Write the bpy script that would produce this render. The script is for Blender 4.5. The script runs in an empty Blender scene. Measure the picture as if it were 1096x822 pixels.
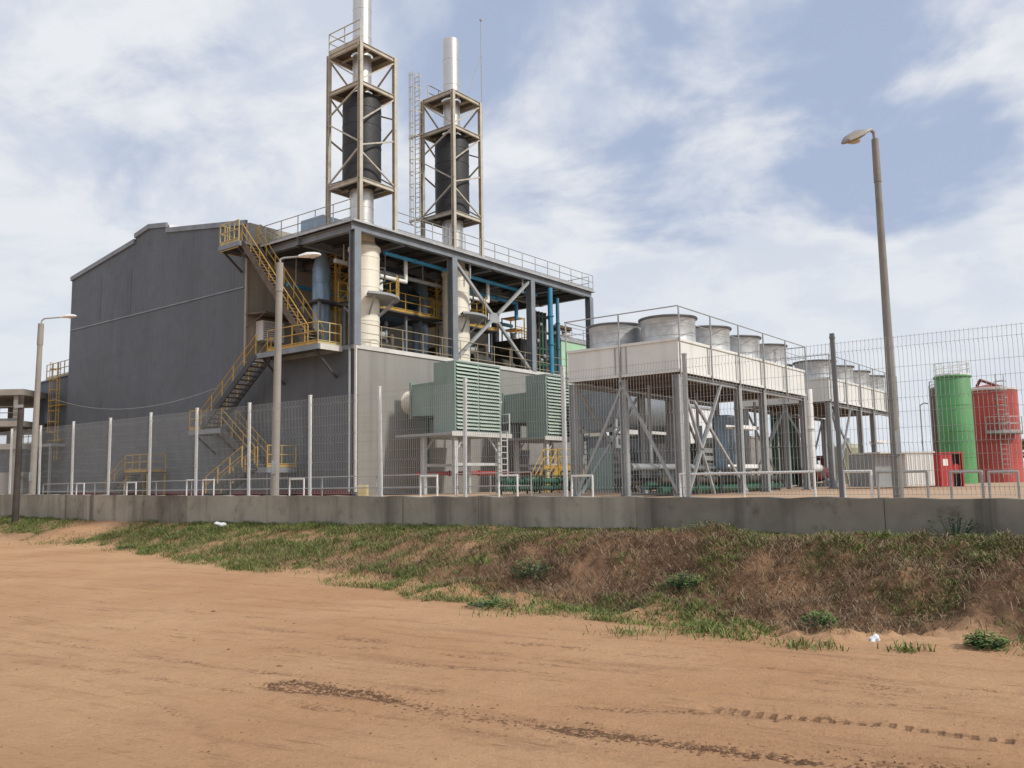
import bpy, bmesh, math, random
import numpy as np
from mathutils import Vector, Matrix
random.seed(7); rng = np.random.default_rng(11)
S = bpy.context.scene; COL = S.collection
R = math.radians; PI = math.pi
YU = R(52.25)
CU, SU = math.cos(YU), math.sin(YU)
OA, OB = 28.5, 31.79                      # building corner in plant axes
def W(a, b, z=0.0):                       # plant axes -> world
    a += OA; b += OB
    return Vector((CU*a - SU*b, SU*a + CU*b, z))
YARD = 1.0

# ------------------------------------------------------------------ materials
def new_mat(name):
    m = bpy.data.materials.new(name); m.use_nodes = True
    nt = m.node_tree; return m, nt, nt.nodes['Principled BSDF']
def N(nt, typ, **kw):
    n = nt.nodes.new(typ)
    for k, v in kw.items():
        if k.startswith('i_'): n.inputs[k[2:].replace('_', ' ')].default_value = v
        else: setattr(n, k, v)
    return n
def mixc(nt, fac, a, b, blend='MIX'):
    n = N(nt, 'ShaderNodeMix', data_type='RGBA', blend_type=blend)
    for sock, v in ((0, fac), (6, a), (7, b)):
        if hasattr(v, 'links'): nt.links.new(v, n.inputs[sock])
        else: n.inputs[sock].default_value = v if sock == 0 else (*v[:3], 1)
    return n.outputs[2]
def math_n(nt, op, a, b=None, c=None, clamp=False):
    n = N(nt, 'ShaderNodeMath', operation=op, use_clamp=clamp)
    for i, v in enumerate((a, b, c)):
        if v is None: continue
        if hasattr(v, 'links'): nt.links.new(v, n.inputs[i])
        else: n.inputs[i].default_value = v
    return n.outputs[0]
def ramp(nt, x, p0, p1):
    n = N(nt, 'ShaderNodeMapRange', interpolation_type='SMOOTHSTEP'); nt.links.new(x, n.inputs[0])
    n.inputs[1].default_value = p0; n.inputs[2].default_value = p1
    return n.outputs[0]
def noise(nt, vec, scale, detail=4, rough=.55, stretch=None):
    if stretch:
        mp = N(nt, 'ShaderNodeMapping'); nt.links.new(vec, mp.inputs[0]); mp.inputs['Scale'].default_value = stretch; vec = mp.outputs[0]
    n = N(nt, 'ShaderNodeTexNoise'); nt.links.new(vec, n.inputs['Vector'])
    n.inputs['Scale'].default_value = scale; n.inputs['Detail'].default_value = detail; n.inputs['Roughness'].default_value = rough
    return n.outputs[0]
def bump(nt, bs, h, strength, dist):
    b = N(nt, 'ShaderNodeBump'); b.inputs['Strength'].default_value = strength; b.inputs['Distance'].default_value = dist
    nt.links.new(h, b.inputs['Height']); nt.links.new(b.outputs[0], bs.inputs['Normal'])
def mat(name, c, rough=.6, metal=0., var=.18, scale=1.5, streak=0., dirt=(.16,.12,.08), dirt_amt=.35, rust=0., ribs=None, spangle=0.):
    m, nt, bs = new_mat(name)
    tc = N(nt, 'ShaderNodeTexCoord').outputs['Object']
    n1 = noise(nt, tc, scale, 5)
    lo = [x*(1-var) for x in c]; hi = [min(1, x*(1+var)) for x in c]
    col = mixc(nt, ramp(nt, n1, .3, .7), lo, hi)
    n2 = noise(nt, tc, scale*5, 6, .65)
    col = mixc(nt, math_n(nt, 'MULTIPLY', ramp(nt, n2, .52, .78), dirt_amt), col, dirt)
    if streak:
        n3 = noise(nt, tc, 1.0, 5, .6, (1.6, 1.6, .07))
        col = mixc(nt, math_n(nt, 'MULTIPLY', ramp(nt, n3, .5, .75), streak), col, dirt)
    if rust:
        n4 = noise(nt, tc, scale*3.1, 7, .7)
        col = mixc(nt, math_n(nt, 'MULTIPLY', ramp(nt, n4, .56, .68), rust), col, (.16, .065, .03))
    nt.links.new(col, bs.inputs['Base Color'])
    rr = math_n(nt, 'MULTIPLY_ADD', n2, .3, rough-.15, True); nt.links.new(rr, bs.inputs['Roughness'])
    bs.inputs['Metallic'].default_value = metal
    if spangle:
        v = N(nt, 'ShaderNodeTexVoronoi'); nt.links.new(tc, v.inputs['Vector']); v.inputs['Scale'].default_value = spangle
        col2 = mixc(nt, .25, col, v.outputs['Color'], 'OVERLAY'); nt.links.new(col2, bs.inputs['Base Color'])
    if ribs:
        axis, per, st = ribs
        sx = N(nt, 'ShaderNodeSeparateXYZ'); nt.links.new(tc, sx.inputs[0])
        if var < .2 and per > .2:
            wn = N(nt, 'ShaderNodeTexWhiteNoise', noise_dimensions='2D'); cx = N(nt, 'ShaderNodeCombineXYZ')
            nt.links.new(math_n(nt, 'FLOOR', math_n(nt, 'DIVIDE', sx.outputs[axis], .9)), cx.inputs[0]); nt.links.new(math_n(nt, 'FLOOR', math_n(nt, 'DIVIDE', sx.outputs[2], 3.9)), cx.inputs[1])
            nt.links.new(cx.outputs[0], wn.inputs['Vector'])
            col = mixc(nt, math_n(nt, 'MULTIPLY', wn.outputs[0], .16), col, [x*.45 for x in c])
            lap = math_n(nt, 'LESS_THAN', math_n(nt, 'PINGPONG', sx.outputs[2], 1.95), .018)
            col = mixc(nt, math_n(nt, 'MULTIPLY', lap, .2), col, [x*.4 for x in c]); nt.links.new(col, bs.inputs['Base Color'])
        t = math_n(nt, 'PINGPONG', sx.outputs[axis], per*.5)
        h = ramp(nt, t, per*.12, per*.22)
        bump(nt, bs, h, st, .03)
    else:
        bump(nt, bs, n2, .12, .01)
    return m
M = {}
M['gable'] = mat('dark_grey_cladding', (.096,.110,.126), .55, 0, .09, .25, .35, (.06,.06,.062), .3, ribs=(1,.30,.2))
M['gable2'] = mat('dark_grey_cladding_lower', (.088,.098,.110), .55, 0, .09, .25, .4, (.05,.048,.045), .25, ribs=(1,.30,.2))
M['side'] = mat('pale_grey_cladding', (.285,.275,.25), .55, 0, .07, .3, .35, (.15,.13,.11), .2, ribs=(0,.30,.35))
M['hallside'] = mat('beige_cladding', (.38,.345,.285), .55, 0, .1, .3, .4, (.2,.14,.09), .2, ribs=(0,.30,.2))
M['trim'] = mat('pale_trim', (.62,.60,.56), .5, 0, .08, 1, .2, (.3,.27,.22), .25)
M['roof'] = mat('roof_sheet', (.16,.16,.165), .45, 0, .1, .5)
M['white_sheet'] = mat('white_sheet', (.78,.77,.74), .5, 0, .05, 1, .15, (.45,.4,.33), .2)
M['blue_steel'] = mat('blue_grey_steel', (.215,.24,.265), .5, .1, .12, 1, .25, (.09,.08,.075), .35, rust=.25)
M['deck'] = mat('dark_decking', (.07,.07,.072), .7, .2, .15, 1)
M['grate'] = mat('rusty_grating', (.13,.105,.08), .75, .2, .2, 2, rust=.5)
M['tower'] = mat('weathered_cream_steel', (.50,.47,.395), .55, .1, .12, 1.2, .3, (.2,.14,.08), .4, rust=.45)
M['stainless'] = mat('stainless_cladding', (.62,.61,.58), .38, .75, .08, .8, .3, (.4,.36,.3), .25)
M['silencer'] = mat('black_lagging', (.022,.022,.024), .6, 0, .2, 1, .25, (.06,.05,.045), .3)
M['cream'] = mat('cream_cladding', (.84,.79,.66), .42, .1, .06, .9, .2, (.4,.3,.2), .2, rust=.12)
M['yellow'] = mat('yellow_paint', (.50,.31,.06), .55, 0, .15, 2, .2, (.2,.12,.05), .4, rust=.35)
M['pale_yellow'] = mat('faded_yellow_paint', (.52,.42,.20), .6, 0, .12, 2, .2, (.25,.18,.1), .35, rust=.25)
M['blue'] = mat('bright_blue_paint', (.035,.24,.40), .45, 0, .12, 1, .2, (.05,.1,.14), .3)
M['pale_blue'] = mat('pale_blue_cladding', (.26,.36,.46), .4, .4, .1, 1, .2)
M['navy'] = mat('dark_teal_paint', (.025,.05,.075), .5, 0, .15, 1)
M['galv'] = mat('galvanised_steel', (.47,.48,.48), .5, .55, .16, 3, .15, (.3,.29,.27), .4)
M['rim'] = mat('dull_rim_steel', (.16,.165,.17), .6, .4, .1, 2)
M['rail_beige'] = mat('dusty_rail_paint', (.34,.29,.19), .6, .1, .12, 2, 0, (.2,.15,.1), .3)
M['galv_rail'] = mat('galvanised_rail', (.38,.38,.37), .5, .4, .1, 2)
M['grey_steel'] = mat('grey_painted_steel', (.33,.345,.35), .55, .1, .1, 1.5, .3, (.2,.17,.13), .35, rust=.15)
M['box_white'] = mat('white_casing', (.69,.70,.67), .5, 0, .05, .6, .25, (.42,.37,.29), .25)
M['coil'] = mat('brown_finned_coil', (.10,.062,.042), .7, .1, .2, 3, ribs=(0,.12,.5))
M['fan_black'] = mat('black_blades', (.03,.03,.03), .5, 0, .1)
M['louvre_green'] = mat('sage_green_paint', (.215,.29,.255), .5, 0, .08, 1, .25, (.14,.17,.13), .25)
M['louvre_slat'] = mat('pale_green_slat', (.45,.54,.455), .5, 0, .08, 1, .2, (.22,.25,.18), .25)
M['machinery'] = mat('oily_machinery', (.05,.047,.038), .6, .1, .3, 2, 0, (.12,.08,.05), .5, rust=.5)
M['dark'] = mat('opening_shade_paint', (.02,.022,.02), .8, 0, .1)  # near-black for sheets that stand in for the shade inside openings
M['green_pipe'] = mat('dark_green_paint', (.02,.085,.045), .45, 0, .2, 2, 0, (.08,.07,.05), .4)
M['mint'] = mat('mint_green_paint', (.38,.60,.40), .55, 0, .07, .8, .25, (.3,.36,.25), .25)
M['silo_green'] = mat('green_silo_paint', (.085,.29,.095), .5, 0, .16, .5, .55, (.07,.13,.05), .4)
M['silo_red'] = mat('red_tank_paint', (.42,.065,.052), .5, 0, .2, .45, .65, (.20,.05,.04), .45)
M['red'] = mat('red_paint', (.44,.035,.03), .5, 0, .1, 1, .2, (.15,.03,.03), .3)
M['maroon'] = mat('maroon_paint', (.16,.02,.022), .5, 0, .15, 1)
M['brown_silo'] = mat('brown_tank_paint', (.13,.085,.05), .6, 0, .15, 1, .4, (.1,.05,.03), .4)
M['white_paint'] = mat('white_paint', (.78,.78,.76), .5, 0, .05, 2, .15, (.4,.35,.28), .3)
M['pole'] = mat('pale_concrete_pole', (.29,.265,.235), .75, 0, .1, 1.5, .3, (.22,.19,.16), .35)
M['pole_dark'] = mat('dark_concrete_pole', (.24,.225,.205), .75, 0, .12, 1.5, .35, (.14,.12,.1), .4)
M['lamp_glass'] = mat('lamp_lens', (.55,.5,.42), .25, 0, .08, 4)
M['wire'] = mat('fence_wire', (.34,.35,.34), .5, .3, .1, 3)
M['fence_post'] = mat('pale_fence_post', (.60,.61,.60), .55, .1, .08, 2, .2, (.3,.28,.24), .3)
M['fence_dark'] = mat('dull_fence_post', (.17,.175,.18), .55, .2, .1, 2, .2)
M['timber'] = mat('dark_timber', (.055,.045,.038), .85, 0, .25, 3)
M['plaster'] = mat('bare_concrete', (.33,.30,.26), .85, 0, .12, .8, .4, (.15,.13,.11), .4)
M['plastic'] = mat('white_plastic_litter', (.75,.76,.78), .45, 0, .05, 4)
M['glass_dk'] = mat('dark_panel', (.05,.065,.085), .3, .1, .1)
M['pale_olive'] = mat('pale_olive_paint', (.42,.42,.29), .6, 0, .1, 1, .3, (.2,.18,.1), .3)
M['teal'] = mat('teal_sheet', (.03,.16,.24), .5, 0, .1, 1, .3)

# ------------------------------------------------------------------ mesh builder
class MB:
    def __init__(s): s.v = []; s.f = []; s.sm = []
    def add(s, vs, fs, smooth=False):
        o = len(s.v); s.v += [tuple(p) for p in vs]
        for f in fs: s.f.append(tuple(i+o for i in f)); s.sm.append(smooth)
        return s
    def box(s, x0, x1, y0, y1, z0, z1):
        vs = [(x, y, z) for z in (z0, z1) for y in (y0, y1) for x in (x0, x1)]
        return s.add(vs, [(0,2,3,1), (4,5,7,6), (0,1,5,4), (2,6,7,3), (0,4,6,2), (1,3,7,5)])
    def bar(s, p, q, w, h=None, up=(0,0,1)):
        p = Vector(p); q = Vector(q); d = (q-p).normalized(); h = h or w
        u = Vector(up)
        if abs(d.dot(u)) > .98: u = Vector((1,0,0))
        x = d.cross(u).normalized(); y = x.cross(d)
        vs = [e + x*(i*w/2) + y*(j*h/2) for e in (p, q) for i, j in ((-1,-1), (1,-1), (1,1), (-1,1))]
        return s.add(vs, [(3,2,1,0), (4,5,6,7), (0,1,5,4), (1,2,6,5), (2,3,7,6), (3,0,4,7)])
    def ibeam(s, p, q, w, h, t=.02, up=(0,0,1)):
        p = Vector(p); q = Vector(q); d = (q-p).normalized(); u = Vector(up)
        if abs(d.dot(u)) > .98: u = Vector((1,0,0))
        x = d.cross(u).normalized(); y = x.cross(d)
        for o, ww, hh in ((y*(h/2-t/2), w, t), (-y*(h/2-t/2), w, t), (Vector((0,0,0)), t, h-2*t)):
            s.bar(p+o, q+o, ww, hh, up)
        return s
    def tube(s, p, q, r, n=10, r2=None, cap=True):
        p = Vector(p); q = Vector(q); d = (q-p).normalized(); r2 = r if r2 is None else r2
        u = Vector((0,0,1)) if abs(d.z) < .95 else Vector((1,0,0))
        x = d.cross(u).normalized(); y = x.cross(d)
        vs = []
        for e, rr in ((p, r), (q, r2)):
            vs += [e + (x*math.cos(2*PI*k/n) + y*math.sin(2*PI*k/n))*rr for k in range(n)]
        s.add(vs, [(k, (k+1) % n, n+(k+1) % n, n+k) for k in range(n)], n > 6)
        if cap: s.add(vs, [tuple(range(n))[::-1], tuple(range(n, 2*n))])
        return s
    def path(s, pts, r, n=8):
        for i in range(len(pts)-1):
            s.tube(pts[i], pts[i+1], r, n)
            if i: s.ball(pts[i], r*1.01, n)
        return s
    def ball(s, c, r, n=8, sz=1.0):
        c = Vector(c); m = max(4, n//2); vs = [c+Vector((0,0,-r*sz))]
        for j in range(1, m):
            t = PI*j/m
            vs += [c + Vector((r*math.sin(t)*math.cos(2*PI*k/n), r*math.sin(t)*math.sin(2*PI*k/n), -r*sz*math.cos(t))) for k in range(n)]
        vs.append(c+Vector((0,0,r*sz))); L = len(vs)-1; fs = []
        for k in range(n):
            fs.append((0, 1+(k+1) % n, 1+k)); fs.append((L, L-n+k, L-n+(k+1) % n))
            for j in range(m-2):
                a = 1+j*n; fs.append((a+k, a+(k+1) % n, a+n+(k+1) % n, a+n+k))
        return s.add(vs, fs, True)
    def lathe(s, prof, c=(0,0,0), n=32, a0=0., a1=2*PI, smooth=True):
        c = Vector(c); full = abs(a1-a0-2*PI) < 1e-6; k = n if full else n+1; vs = []
        for r, z in prof:
            vs += [c+Vector((r*math.cos(a0+(a1-a0)*i/n), r*math.sin(a0+(a1-a0)*i/n), z)) for i in range(k)]
        fs = []
        for j in range(len(prof)-1):
            for i in range(n):
                i2 = (i+1) % k; fs.append((j*k+i, j*k+i2, (j+1)*k+i2, (j+1)*k+i))
        return s.add(vs, fs, smooth)
    def prism(s, poly, ax, t0, t1):            # poly of 2-D points swept along axis ax
        def P(q, t): return {0: (t, q[0], q[1]), 1: (q[0], t, q[1]), 2: (q[0], q[1], t)}[ax]
        n = len(poly); vs = [P(q, t0) for q in poly]+[P(q, t1) for q in poly]
        return s.add(vs, [tuple(range(n))[::-1], tuple(range(n, 2*n))]+[(k, (k+1) % n, n+(k+1) % n, n+k) for k in range(n)])
    def mesh(s, name, m):
        me = bpy.data.meshes.new(name); me.from_pydata(s.v, [], s.f)
        me.polygons.foreach_set('use_smooth', s.sm); me.materials.append(m)
        bm = bmesh.new(); bm.from_mesh(me); bmesh.ops.recalc_face_normals(bm, faces=bm.faces); bm.to_mesh(me); bm.free()
        if any(s.sm): me.set_sharp_from_angle(angle=R(32))
        return me
    def build(s, name, m, parent=None, loc=(0,0,0), label=None):
        m = M[m] if isinstance(m, str) else m
        o = bpy.data.objects.new(name, s.mesh(name, m)); COL.objects.link(o)
        o.parent = parent; o.location = loc
        if label: o['label'] = label
        return o
def bevel(o, w=.02, seg=2):
    b = o.modifiers.new('bevel', 'BEVEL'); b.width = w; b.segments = seg; b.limit_method = 'ANGLE'; b.angle_limit = R(40)
    return o
def tag(o, label, cat, group=None, kind=None):
    if label: o['label'] = label
    if cat: o['category'] = cat
    if group: o['group'] = group
    if kind: o['kind'] = kind
    return o
def thing(name, label, cat, loc, rz=0., group=None):
    o = bpy.data.objects.new(name, None); COL.objects.link(o); o.empty_display_size = .3
    o.location = loc; o.rotation_euler = (0, 0, rz)
    return tag(o, label, cat, group)
def plant(name, label, cat, a, b, z=YARD, group=None): return thing(name, label, cat, W(a, b, z), YU, group)
def dup(root, loc, label, rz=None):
    def cp(o, par):
        c = o.copy(); COL.objects.link(c); c.parent = par
        for ch in list(o.children): cp(ch, c)
        return c
    r = cp(root, None); r.location = loc; r['label'] = label
    if rz is not None: r.rotation_euler = (0, 0, rz)
    return r
_pm = {}
def rail(parent, pts, h=1.1, sp=1.5, m='galv_rail', r=.024, n=3, name='railing', toe=True, posts=True, zs=None):
    """guard rail along a polyline: bars in one part, each post a sub-part"""
    mb = MB(); ps = []
    for p, q in zip(pts[:-1], pts[1:]):
        p = Vector(p); q = Vector(q)
        for k in range(n):
            z = Vector((0, 0, h*(1-k*.42) if n > 1 else h)); mb.tube(p+z, q+z, r, 6)
        if toe: mb.bar(p+Vector((0,0,.07)), q+Vector((0,0,.07)), .012, .12)
        c = max(1, round((q-p).length/sp))
        ps += [p.lerp(q, i/c) for i in range(c)]
    ps.append(Vector(pts[-1]))
    if (Vector(pts[0])-Vector(pts[-1])).length > .01:
        for p in (pts[0], pts[-1]): mb.tube(p, Vector(p)+Vector((0, 0, h)), r, 6)
    o = mb.build(name, m, parent)
    if posts:
        key = (h, m, r)
        if key not in _pm: _pm[key] = MB().tube((0,0,0), (0,0,h), r*1.15, 6).mesh('rail_post', M[m])
        for p in ps:
            c = bpy.data.objects.new('rail_post', _pm[key]); COL.objects.link(c); c.parent = o; c.location = p
    return o
def flight(parent, p, q, w, m_str, m_rail, side, nstep=None, rails=(-1, 1)):
    """straight stair flight p -> q (centre line, local), width w across 'side' axis vector"""
    p = Vector(p); q = Vector(q); sd = Vector(side)
    mb = MB()
    for sgn in (-1, 1): mb.bar(p+sd*(sgn*w/2), q+sd*(sgn*w/2), .06, .32)
    fl = mb.build('flight', m_str, parent)
    n = nstep or int(abs(q.z-p.z)/.2)
    d = (q-p); hd = Vector((d.x, d.y, 0)).normalized()
    tm = MB().bar(-sd*(w/2-.03), sd*(w/2-.03), .26, .045, up=(0,0,1)).mesh('tread', M['grate'])
    for i in range(n):
        t = bpy.data.objects.new('tread', tm); COL.objects.link(t); t.parent = fl; t.location = p.lerp(q, (i+.5)/n)
    for sgn in rails:
        o = sd*(sgn*w/2); rail(fl, [p+o, q+o], 1.05, 1.3, m_rail, .027, 3, 'handrail', toe=False)
    return fl

# ------------------------------------------------------------------ value noise
_T = rng.random((256, 256))
def vn(x, y):
    xi = np.floor(x).astype(int); yi = np.floor(y).astype(int); fx = x-xi; fy = y-yi
    fx = fx*fx*(3-2*fx); fy = fy*fy*(3-2*fy)
    a = _T[xi & 255, yi & 255]; b = _T[(xi+1) & 255, yi & 255]; c = _T[xi & 255, (yi+1) & 255]; d = _T[(xi+1) & 255, (yi+1) & 255]
    return (a*(1-fx)+b*fx)*(1-fy)+(c*(1-fx)+d*fx)*fy - .5
def fbm(x, y, f, o=4, g=.5):
    t = 0; a = 1
    for i in range(o): t = t+a*vn(x*f+17.3*i, y*f-9.1*i); f = f*2.03; a = a*g
    return t
def sst(x, a, b):
    t = np.clip((x-a)/(b-a), 0, 1); return t*t*(3-2*t)

# ------------------------------------------------------------------ ground
NRM = math.hypot(.81, 1)
def DS(x, y): return (16.94-.81*x-y)/NRM, (x-.81*y)/NRM      # distance in front of the wall, run along it
ES = np.array([-60,-38,-28.4,-25,-22.9,-16.4,-12.7,-10,-8.1,-6.5,-4.8,-3.9,-3.1,-2.2,-1.4,6,30])
ED = np.array([2.6,2.6,2.6,1.6,2.0,3.6,3.9,4.2,4.5,5.0,4.9,4.7,5.0,4.2,4.4,4.6,4.6])
def edge(s): return np.interp(s, ES, ED)
def foot(s): return np.interp(s, [-40,-30,-20,-12,-6,-1,10], [.68,.60,.64,.70,.73,.64,.52])
def rampm(s, d): return np.exp(-((s+26.8+.25*(d-1.5))/1.25)**2)     # bare sandy way up to the wall
TA = np.array([(-1.95,7.15),(-1.81,7.08),(-1.09,6.73),(-.35,6.16),(.4,5.78),(1.1,5.38),(1.81,5.05),(2.4,4.86),(3.6,4.4)])
TB = np.array([(1.40,6.15),(2.09,5.78),(2.56,5.51),(2.98,5.27),(4.2,4.6)])
TC = np.array([(-9,11.7),(-5.71,9.75),(-4.03,8.81),(-2.5,7.82),(-1.2,7.0),(.5,6.3),(2.2,5.75)])
TD = np.array([(-3.4,7.3),(-2.5,6.45),(-2.0,5.75),(-1.7,5.0)])
TE = np.array([(-9,14.2),(-5,11.9),(-2.5,10.3),(0,8.8),(2.5,7.3),(5,5.9)])
TF = np.array([(-2,9.2),(.5,7.9),(2.4,6.9),(4.6,5.8)])
TG = np.array([(-6,8.9),(-3.3,7.6),(-1.5,6.5),(.2,5.6),(1.4,4.9)])
TH = np.array([(.9,6.9),(2.0,6.45),(3.2,5.9),(5,5.1)])
def pdist(x, y, L):
    best = np.full(x.shape, 9.); run = np.zeros(x.shape); acc = 0.
    for (ax, ay), (bx, by) in zip(L[:-1], L[1:]):
        dx, dy = bx-ax, by-ay; l = math.hypot(dx, dy)
        t = np.clip(((x-ax)*dx+(y-ay)*dy)/l/l, 0, 1); dd = np.hypot(x-ax-t*dx, y-ay-t*dy)
        m = dd < best; best = np.where(m, dd, best); run = np.where(m, acc+t*l, run); acc += l
    return best, run
def height(x, y):
    d, s = DS(x, y); e = edge(s)+.5*fbm(s, d, .9, 3)
    rt = sst(s, -14, -7)                                 # right part: a steeper earth bank
    t = np.clip(1-d/np.maximum(e, .5), 0, 1)
    pg = sst(t, 0, 1)*.55+t*.45; pb = sst(t, .18, .68)
    f = foot(s); prof = pg*(1-rt)+pb*rt
    z = f*prof
    m = sst(t, .02, .2)*(1-sst(t, .82, .98))
    z = z + m*(.20*rt+.06)*fbm(s*1.0, d*1.0, 1.5, 5, .6) + m*.05*fbm(x, y, 6, 3)
    far = sst(-d, -.3, .3)
    # road: wheel ruts and crossing streaks run along the way
    u = x*.87-y*.49; v = x*.49+y*.87
    rd = 1-sst(t, 0, .1)
    z = z + rd*(.05*fbm(u*.5, v*1.6, .5, 3) + .020*fbm(u, v*5, .55, 4) + .010*fbm(u, v*2.2, 3.1, 4, .6) + .006*fbm(x, y, 17, 2))
    return z
def tracks(x, y):
    dk = np.zeros(x.shape); dz = np.zeros(x.shape)
    for L, w, k, dep in ((TA, .13, 1., .02), (TB, .065, .95, .014), (TC, .10, .5, .014), (TD, .07, .45, .01), (TE, .16, .3, .014), (TF, .12, .4, .012), (TG, .10, .45, .012), (TH, .08, .5, .01)):
        dd, run = pdist(x, y, L); wob = .09*fbm(run, 0*run+3, 1.1, 3); dd = np.abs(dd+wob)
        g = np.exp(-(dd/w)**2)
        brk = sst(fbm(run*1.0, 0*run+3.7*len(L), .9, 3), -.32, .05)
        if L is TB: tr = .35+.65*(np.sin(run*2*PI/.10) > -.1)
        else: tr = np.clip(.5+1.5*fbm(x, y, 9, 3), 0, 1)
        dk = np.maximum(dk, k*g*tr*brk); dz = dz-dep*g*brk*(.5+.5*tr) + dep*.6*np.exp(-((dd-2*w)/w)**2)*brk
    return dk, dz
def axis_pts(a, b, lo, hi, st, gr):
    p = list(np.arange(a, b, st)); s = st; x = p[-1]
    while x < hi: s *= gr; x += s; p.append(x)
    s = st; x = a
    while x > lo: s *= gr; x -= s; p.insert(0, x)
    return np.array(p)
def build_ground():
    xs = axis_pts(-3.6, 5.0, -3000, 3000, .032, 1.025); ys = axis_pts(3.9, 8.2, -3000, 60, .032, 1.02)
    X, Y = np.meshgrid(xs, ys); Z = height(X, Y); dk, dz = tracks(X, Y); Z = Z+dz
    d, s = DS(X, Y); e = edge(s)
    t = np.clip(1-d/e, 0, 1)
    Z = np.where(d < -1.0, np.minimum(Z, .55), Z)
    rt = sst(s, -14, -6)
    soil = sst(t, .1, .3)*(1-sst(t, .85, .97)*.4)*(.35+.65*rt)*(1.05+1.0*fbm(X, Y, 1.2, 3))
    soil = np.clip(soil*(1-rampm(s, d)), 0, 1)
    ny, nx = X.shape; v = np.stack([X, Y, Z], -1).reshape(-1, 3)
    idx = np.arange(ny*nx).reshape(ny, nx)
    f = np.stack([idx[:-1,:-1], idx[:-1,1:], idx[1:,1:], idx[1:,:-1]], -1).reshape(-1, 4)
    me = bpy.data.meshes.new('ground'); me.vertices.add(len(v)); me.vertices.foreach_set('co', v.ravel())
    me.loops.add(f.size); me.loops.foreach_set('vertex_index', f.ravel()); me.polygons.add(len(f))
    me.polygons.foreach_set('loop_start', np.arange(0, f.size, 4)); me.polygons.foreach_set('use_smooth', np.ones(len(f), bool)); me.update()
    bd, brun = pdist(X, Y, TB); dA, rA = pdist(X, Y, TA); bd = np.abs(bd+.02*fbm(brun, 0*brun, 1.3, 2))
    ld = np.full(X.shape, 9.)
    for L in (TC, TD, TE, TF, TG, TH, TC+np.array([.35, .75]), TE+np.array([-.2, -.55]), TF+np.array([.1, -.42])):
        q_, rn = pdist(X, Y, L); ld = np.minimum(ld, np.abs(q_+.10*fbm(rn, 0*rn+L[0, 0], 1.3, 5, .6)))
    for nme, arr in (('soil', soil), ('track', np.clip(dk, 0, 1)), ('tread', np.clip(1-bd/.16, 0, 1)), ('tread_run', brun), ('line', np.clip(1-ld/.11, 0, 1)), ('churn', np.clip(1-np.abs(dA+.16*fbm(rA, 0*rA+5, 1.4, 3))/.15, 0, 1))):
        at = me.attributes.new(nme, 'FLOAT', 'POINT'); at.data.foreach_set('value', arr.ravel().astype(np.float32))
    m, nt, bs = new_mat('sandy_soil')
    tc = N(nt, 'ShaderNodeTexCoord').outputs['Object']
    n1 = noise(nt, tc, .35, 5); n2 = noise(nt, tc, 4, 8, .7); n3 = noise(nt, tc, 45, 5, .7)
    mp = N(nt, 'ShaderNodeMapping'); nt.links.new(tc, mp.inputs[0]); mp.inputs['Rotation'].default_value = (0, 0, R(29.4))
    st = noise(nt, mp.outputs[0], 1.0, 7, .68, (.45, 3.8, 1))
    st2 = noise(nt, mp.outputs[0], 1.0, 8, .72, (1.1, 13, 1))
    col = mixc(nt, ramp(nt, n1, .3, .7), (.51,.287,.152), (.61,.373,.211))
    col = mixc(nt, math_n(nt, 'MULTIPLY', math_n(nt, 'MULTIPLY', ramp(nt, st, .5, .68), ramp(nt, n3, .3, .6)), .5), col, (.29,.15,.08))
    col = mixc(nt, math_n(nt, 'MULTIPLY', ramp(nt, n2, .52, .75), .35), col, (.33,.18,.10))
    col = mixc(nt, math_n(nt, 'MULTIPLY', ramp(nt, n3, .55, .8), .35), col, (.52,.36,.24))
    col = mixc(nt, math_n(nt, 'MULTIPLY', math_n(nt, 'MULTIPLY', ramp(nt, st2, .56, .66), ramp(nt, noise(nt, tc, .7, 3), .42, .6)), .6), col, (.23,.115,.06))
    nf = noise(nt, tc, 24, 6, .75)
    a1 = N(nt, 'ShaderNodeAttribute', attribute_name='soil').outputs['Fac']
    a2 = N(nt, 'ShaderNodeAttribute', attribute_name='track').outputs['Fac']
    sc = mixc(nt, ramp(nt, n2, .3, .7), (.075,.043,.027), (.22,.125,.075))
    col = mixc(nt, math_n(nt, 'MULTIPLY', a1, .9), col, sc)
    col = mixc(nt, math_n(nt, 'MULTIPLY', a2, math_n(nt, 'MULTIPLY', ramp(nt, nf, .45, .6), .6)), col, (.14,.07,.04))
    # lug marks of a tyre, and the crumbled damp soil of the torn rut
    td = N(nt, 'ShaderNodeAttribute', attribute_name='tread').outputs['Fac']; tr = N(nt, 'ShaderNodeAttribute', attribute_name='tread_run').outputs['Fac']
    jit = math_n(nt, 'MULTIPLY_ADD', n3, .07, tr)
    lug = ramp(nt, math_n(nt, 'SINE', math_n(nt, 'MULTIPLY', jit, 2*PI/.092)), .0, .8)
    lug = math_n(nt, 'MULTIPLY', math_n(nt, 'MULTIPLY', lug, ramp(nt, td, .62, .82)), ramp(nt, noise(nt, tc, 1.3, 3), .34, .52))
    ch = N(nt, 'ShaderNodeAttribute', attribute_name='churn').outputs['Fac']
    ng = noise(nt, tc, 2.2, 4, .6)
    crumb = math_n(nt, 'MULTIPLY', ramp(nt, math_n(nt, 'ADD', nf, math_n(nt, 'MULTIPLY', ch, .2)), .63, .73), ramp(nt, math_n(nt, 'MULTIPLY', ch, math_n(nt, 'ADD', ng, .1)), .2, .5))
    ln = N(nt, 'ShaderNodeAttribute', attribute_name='line').outputs['Fac']
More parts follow.
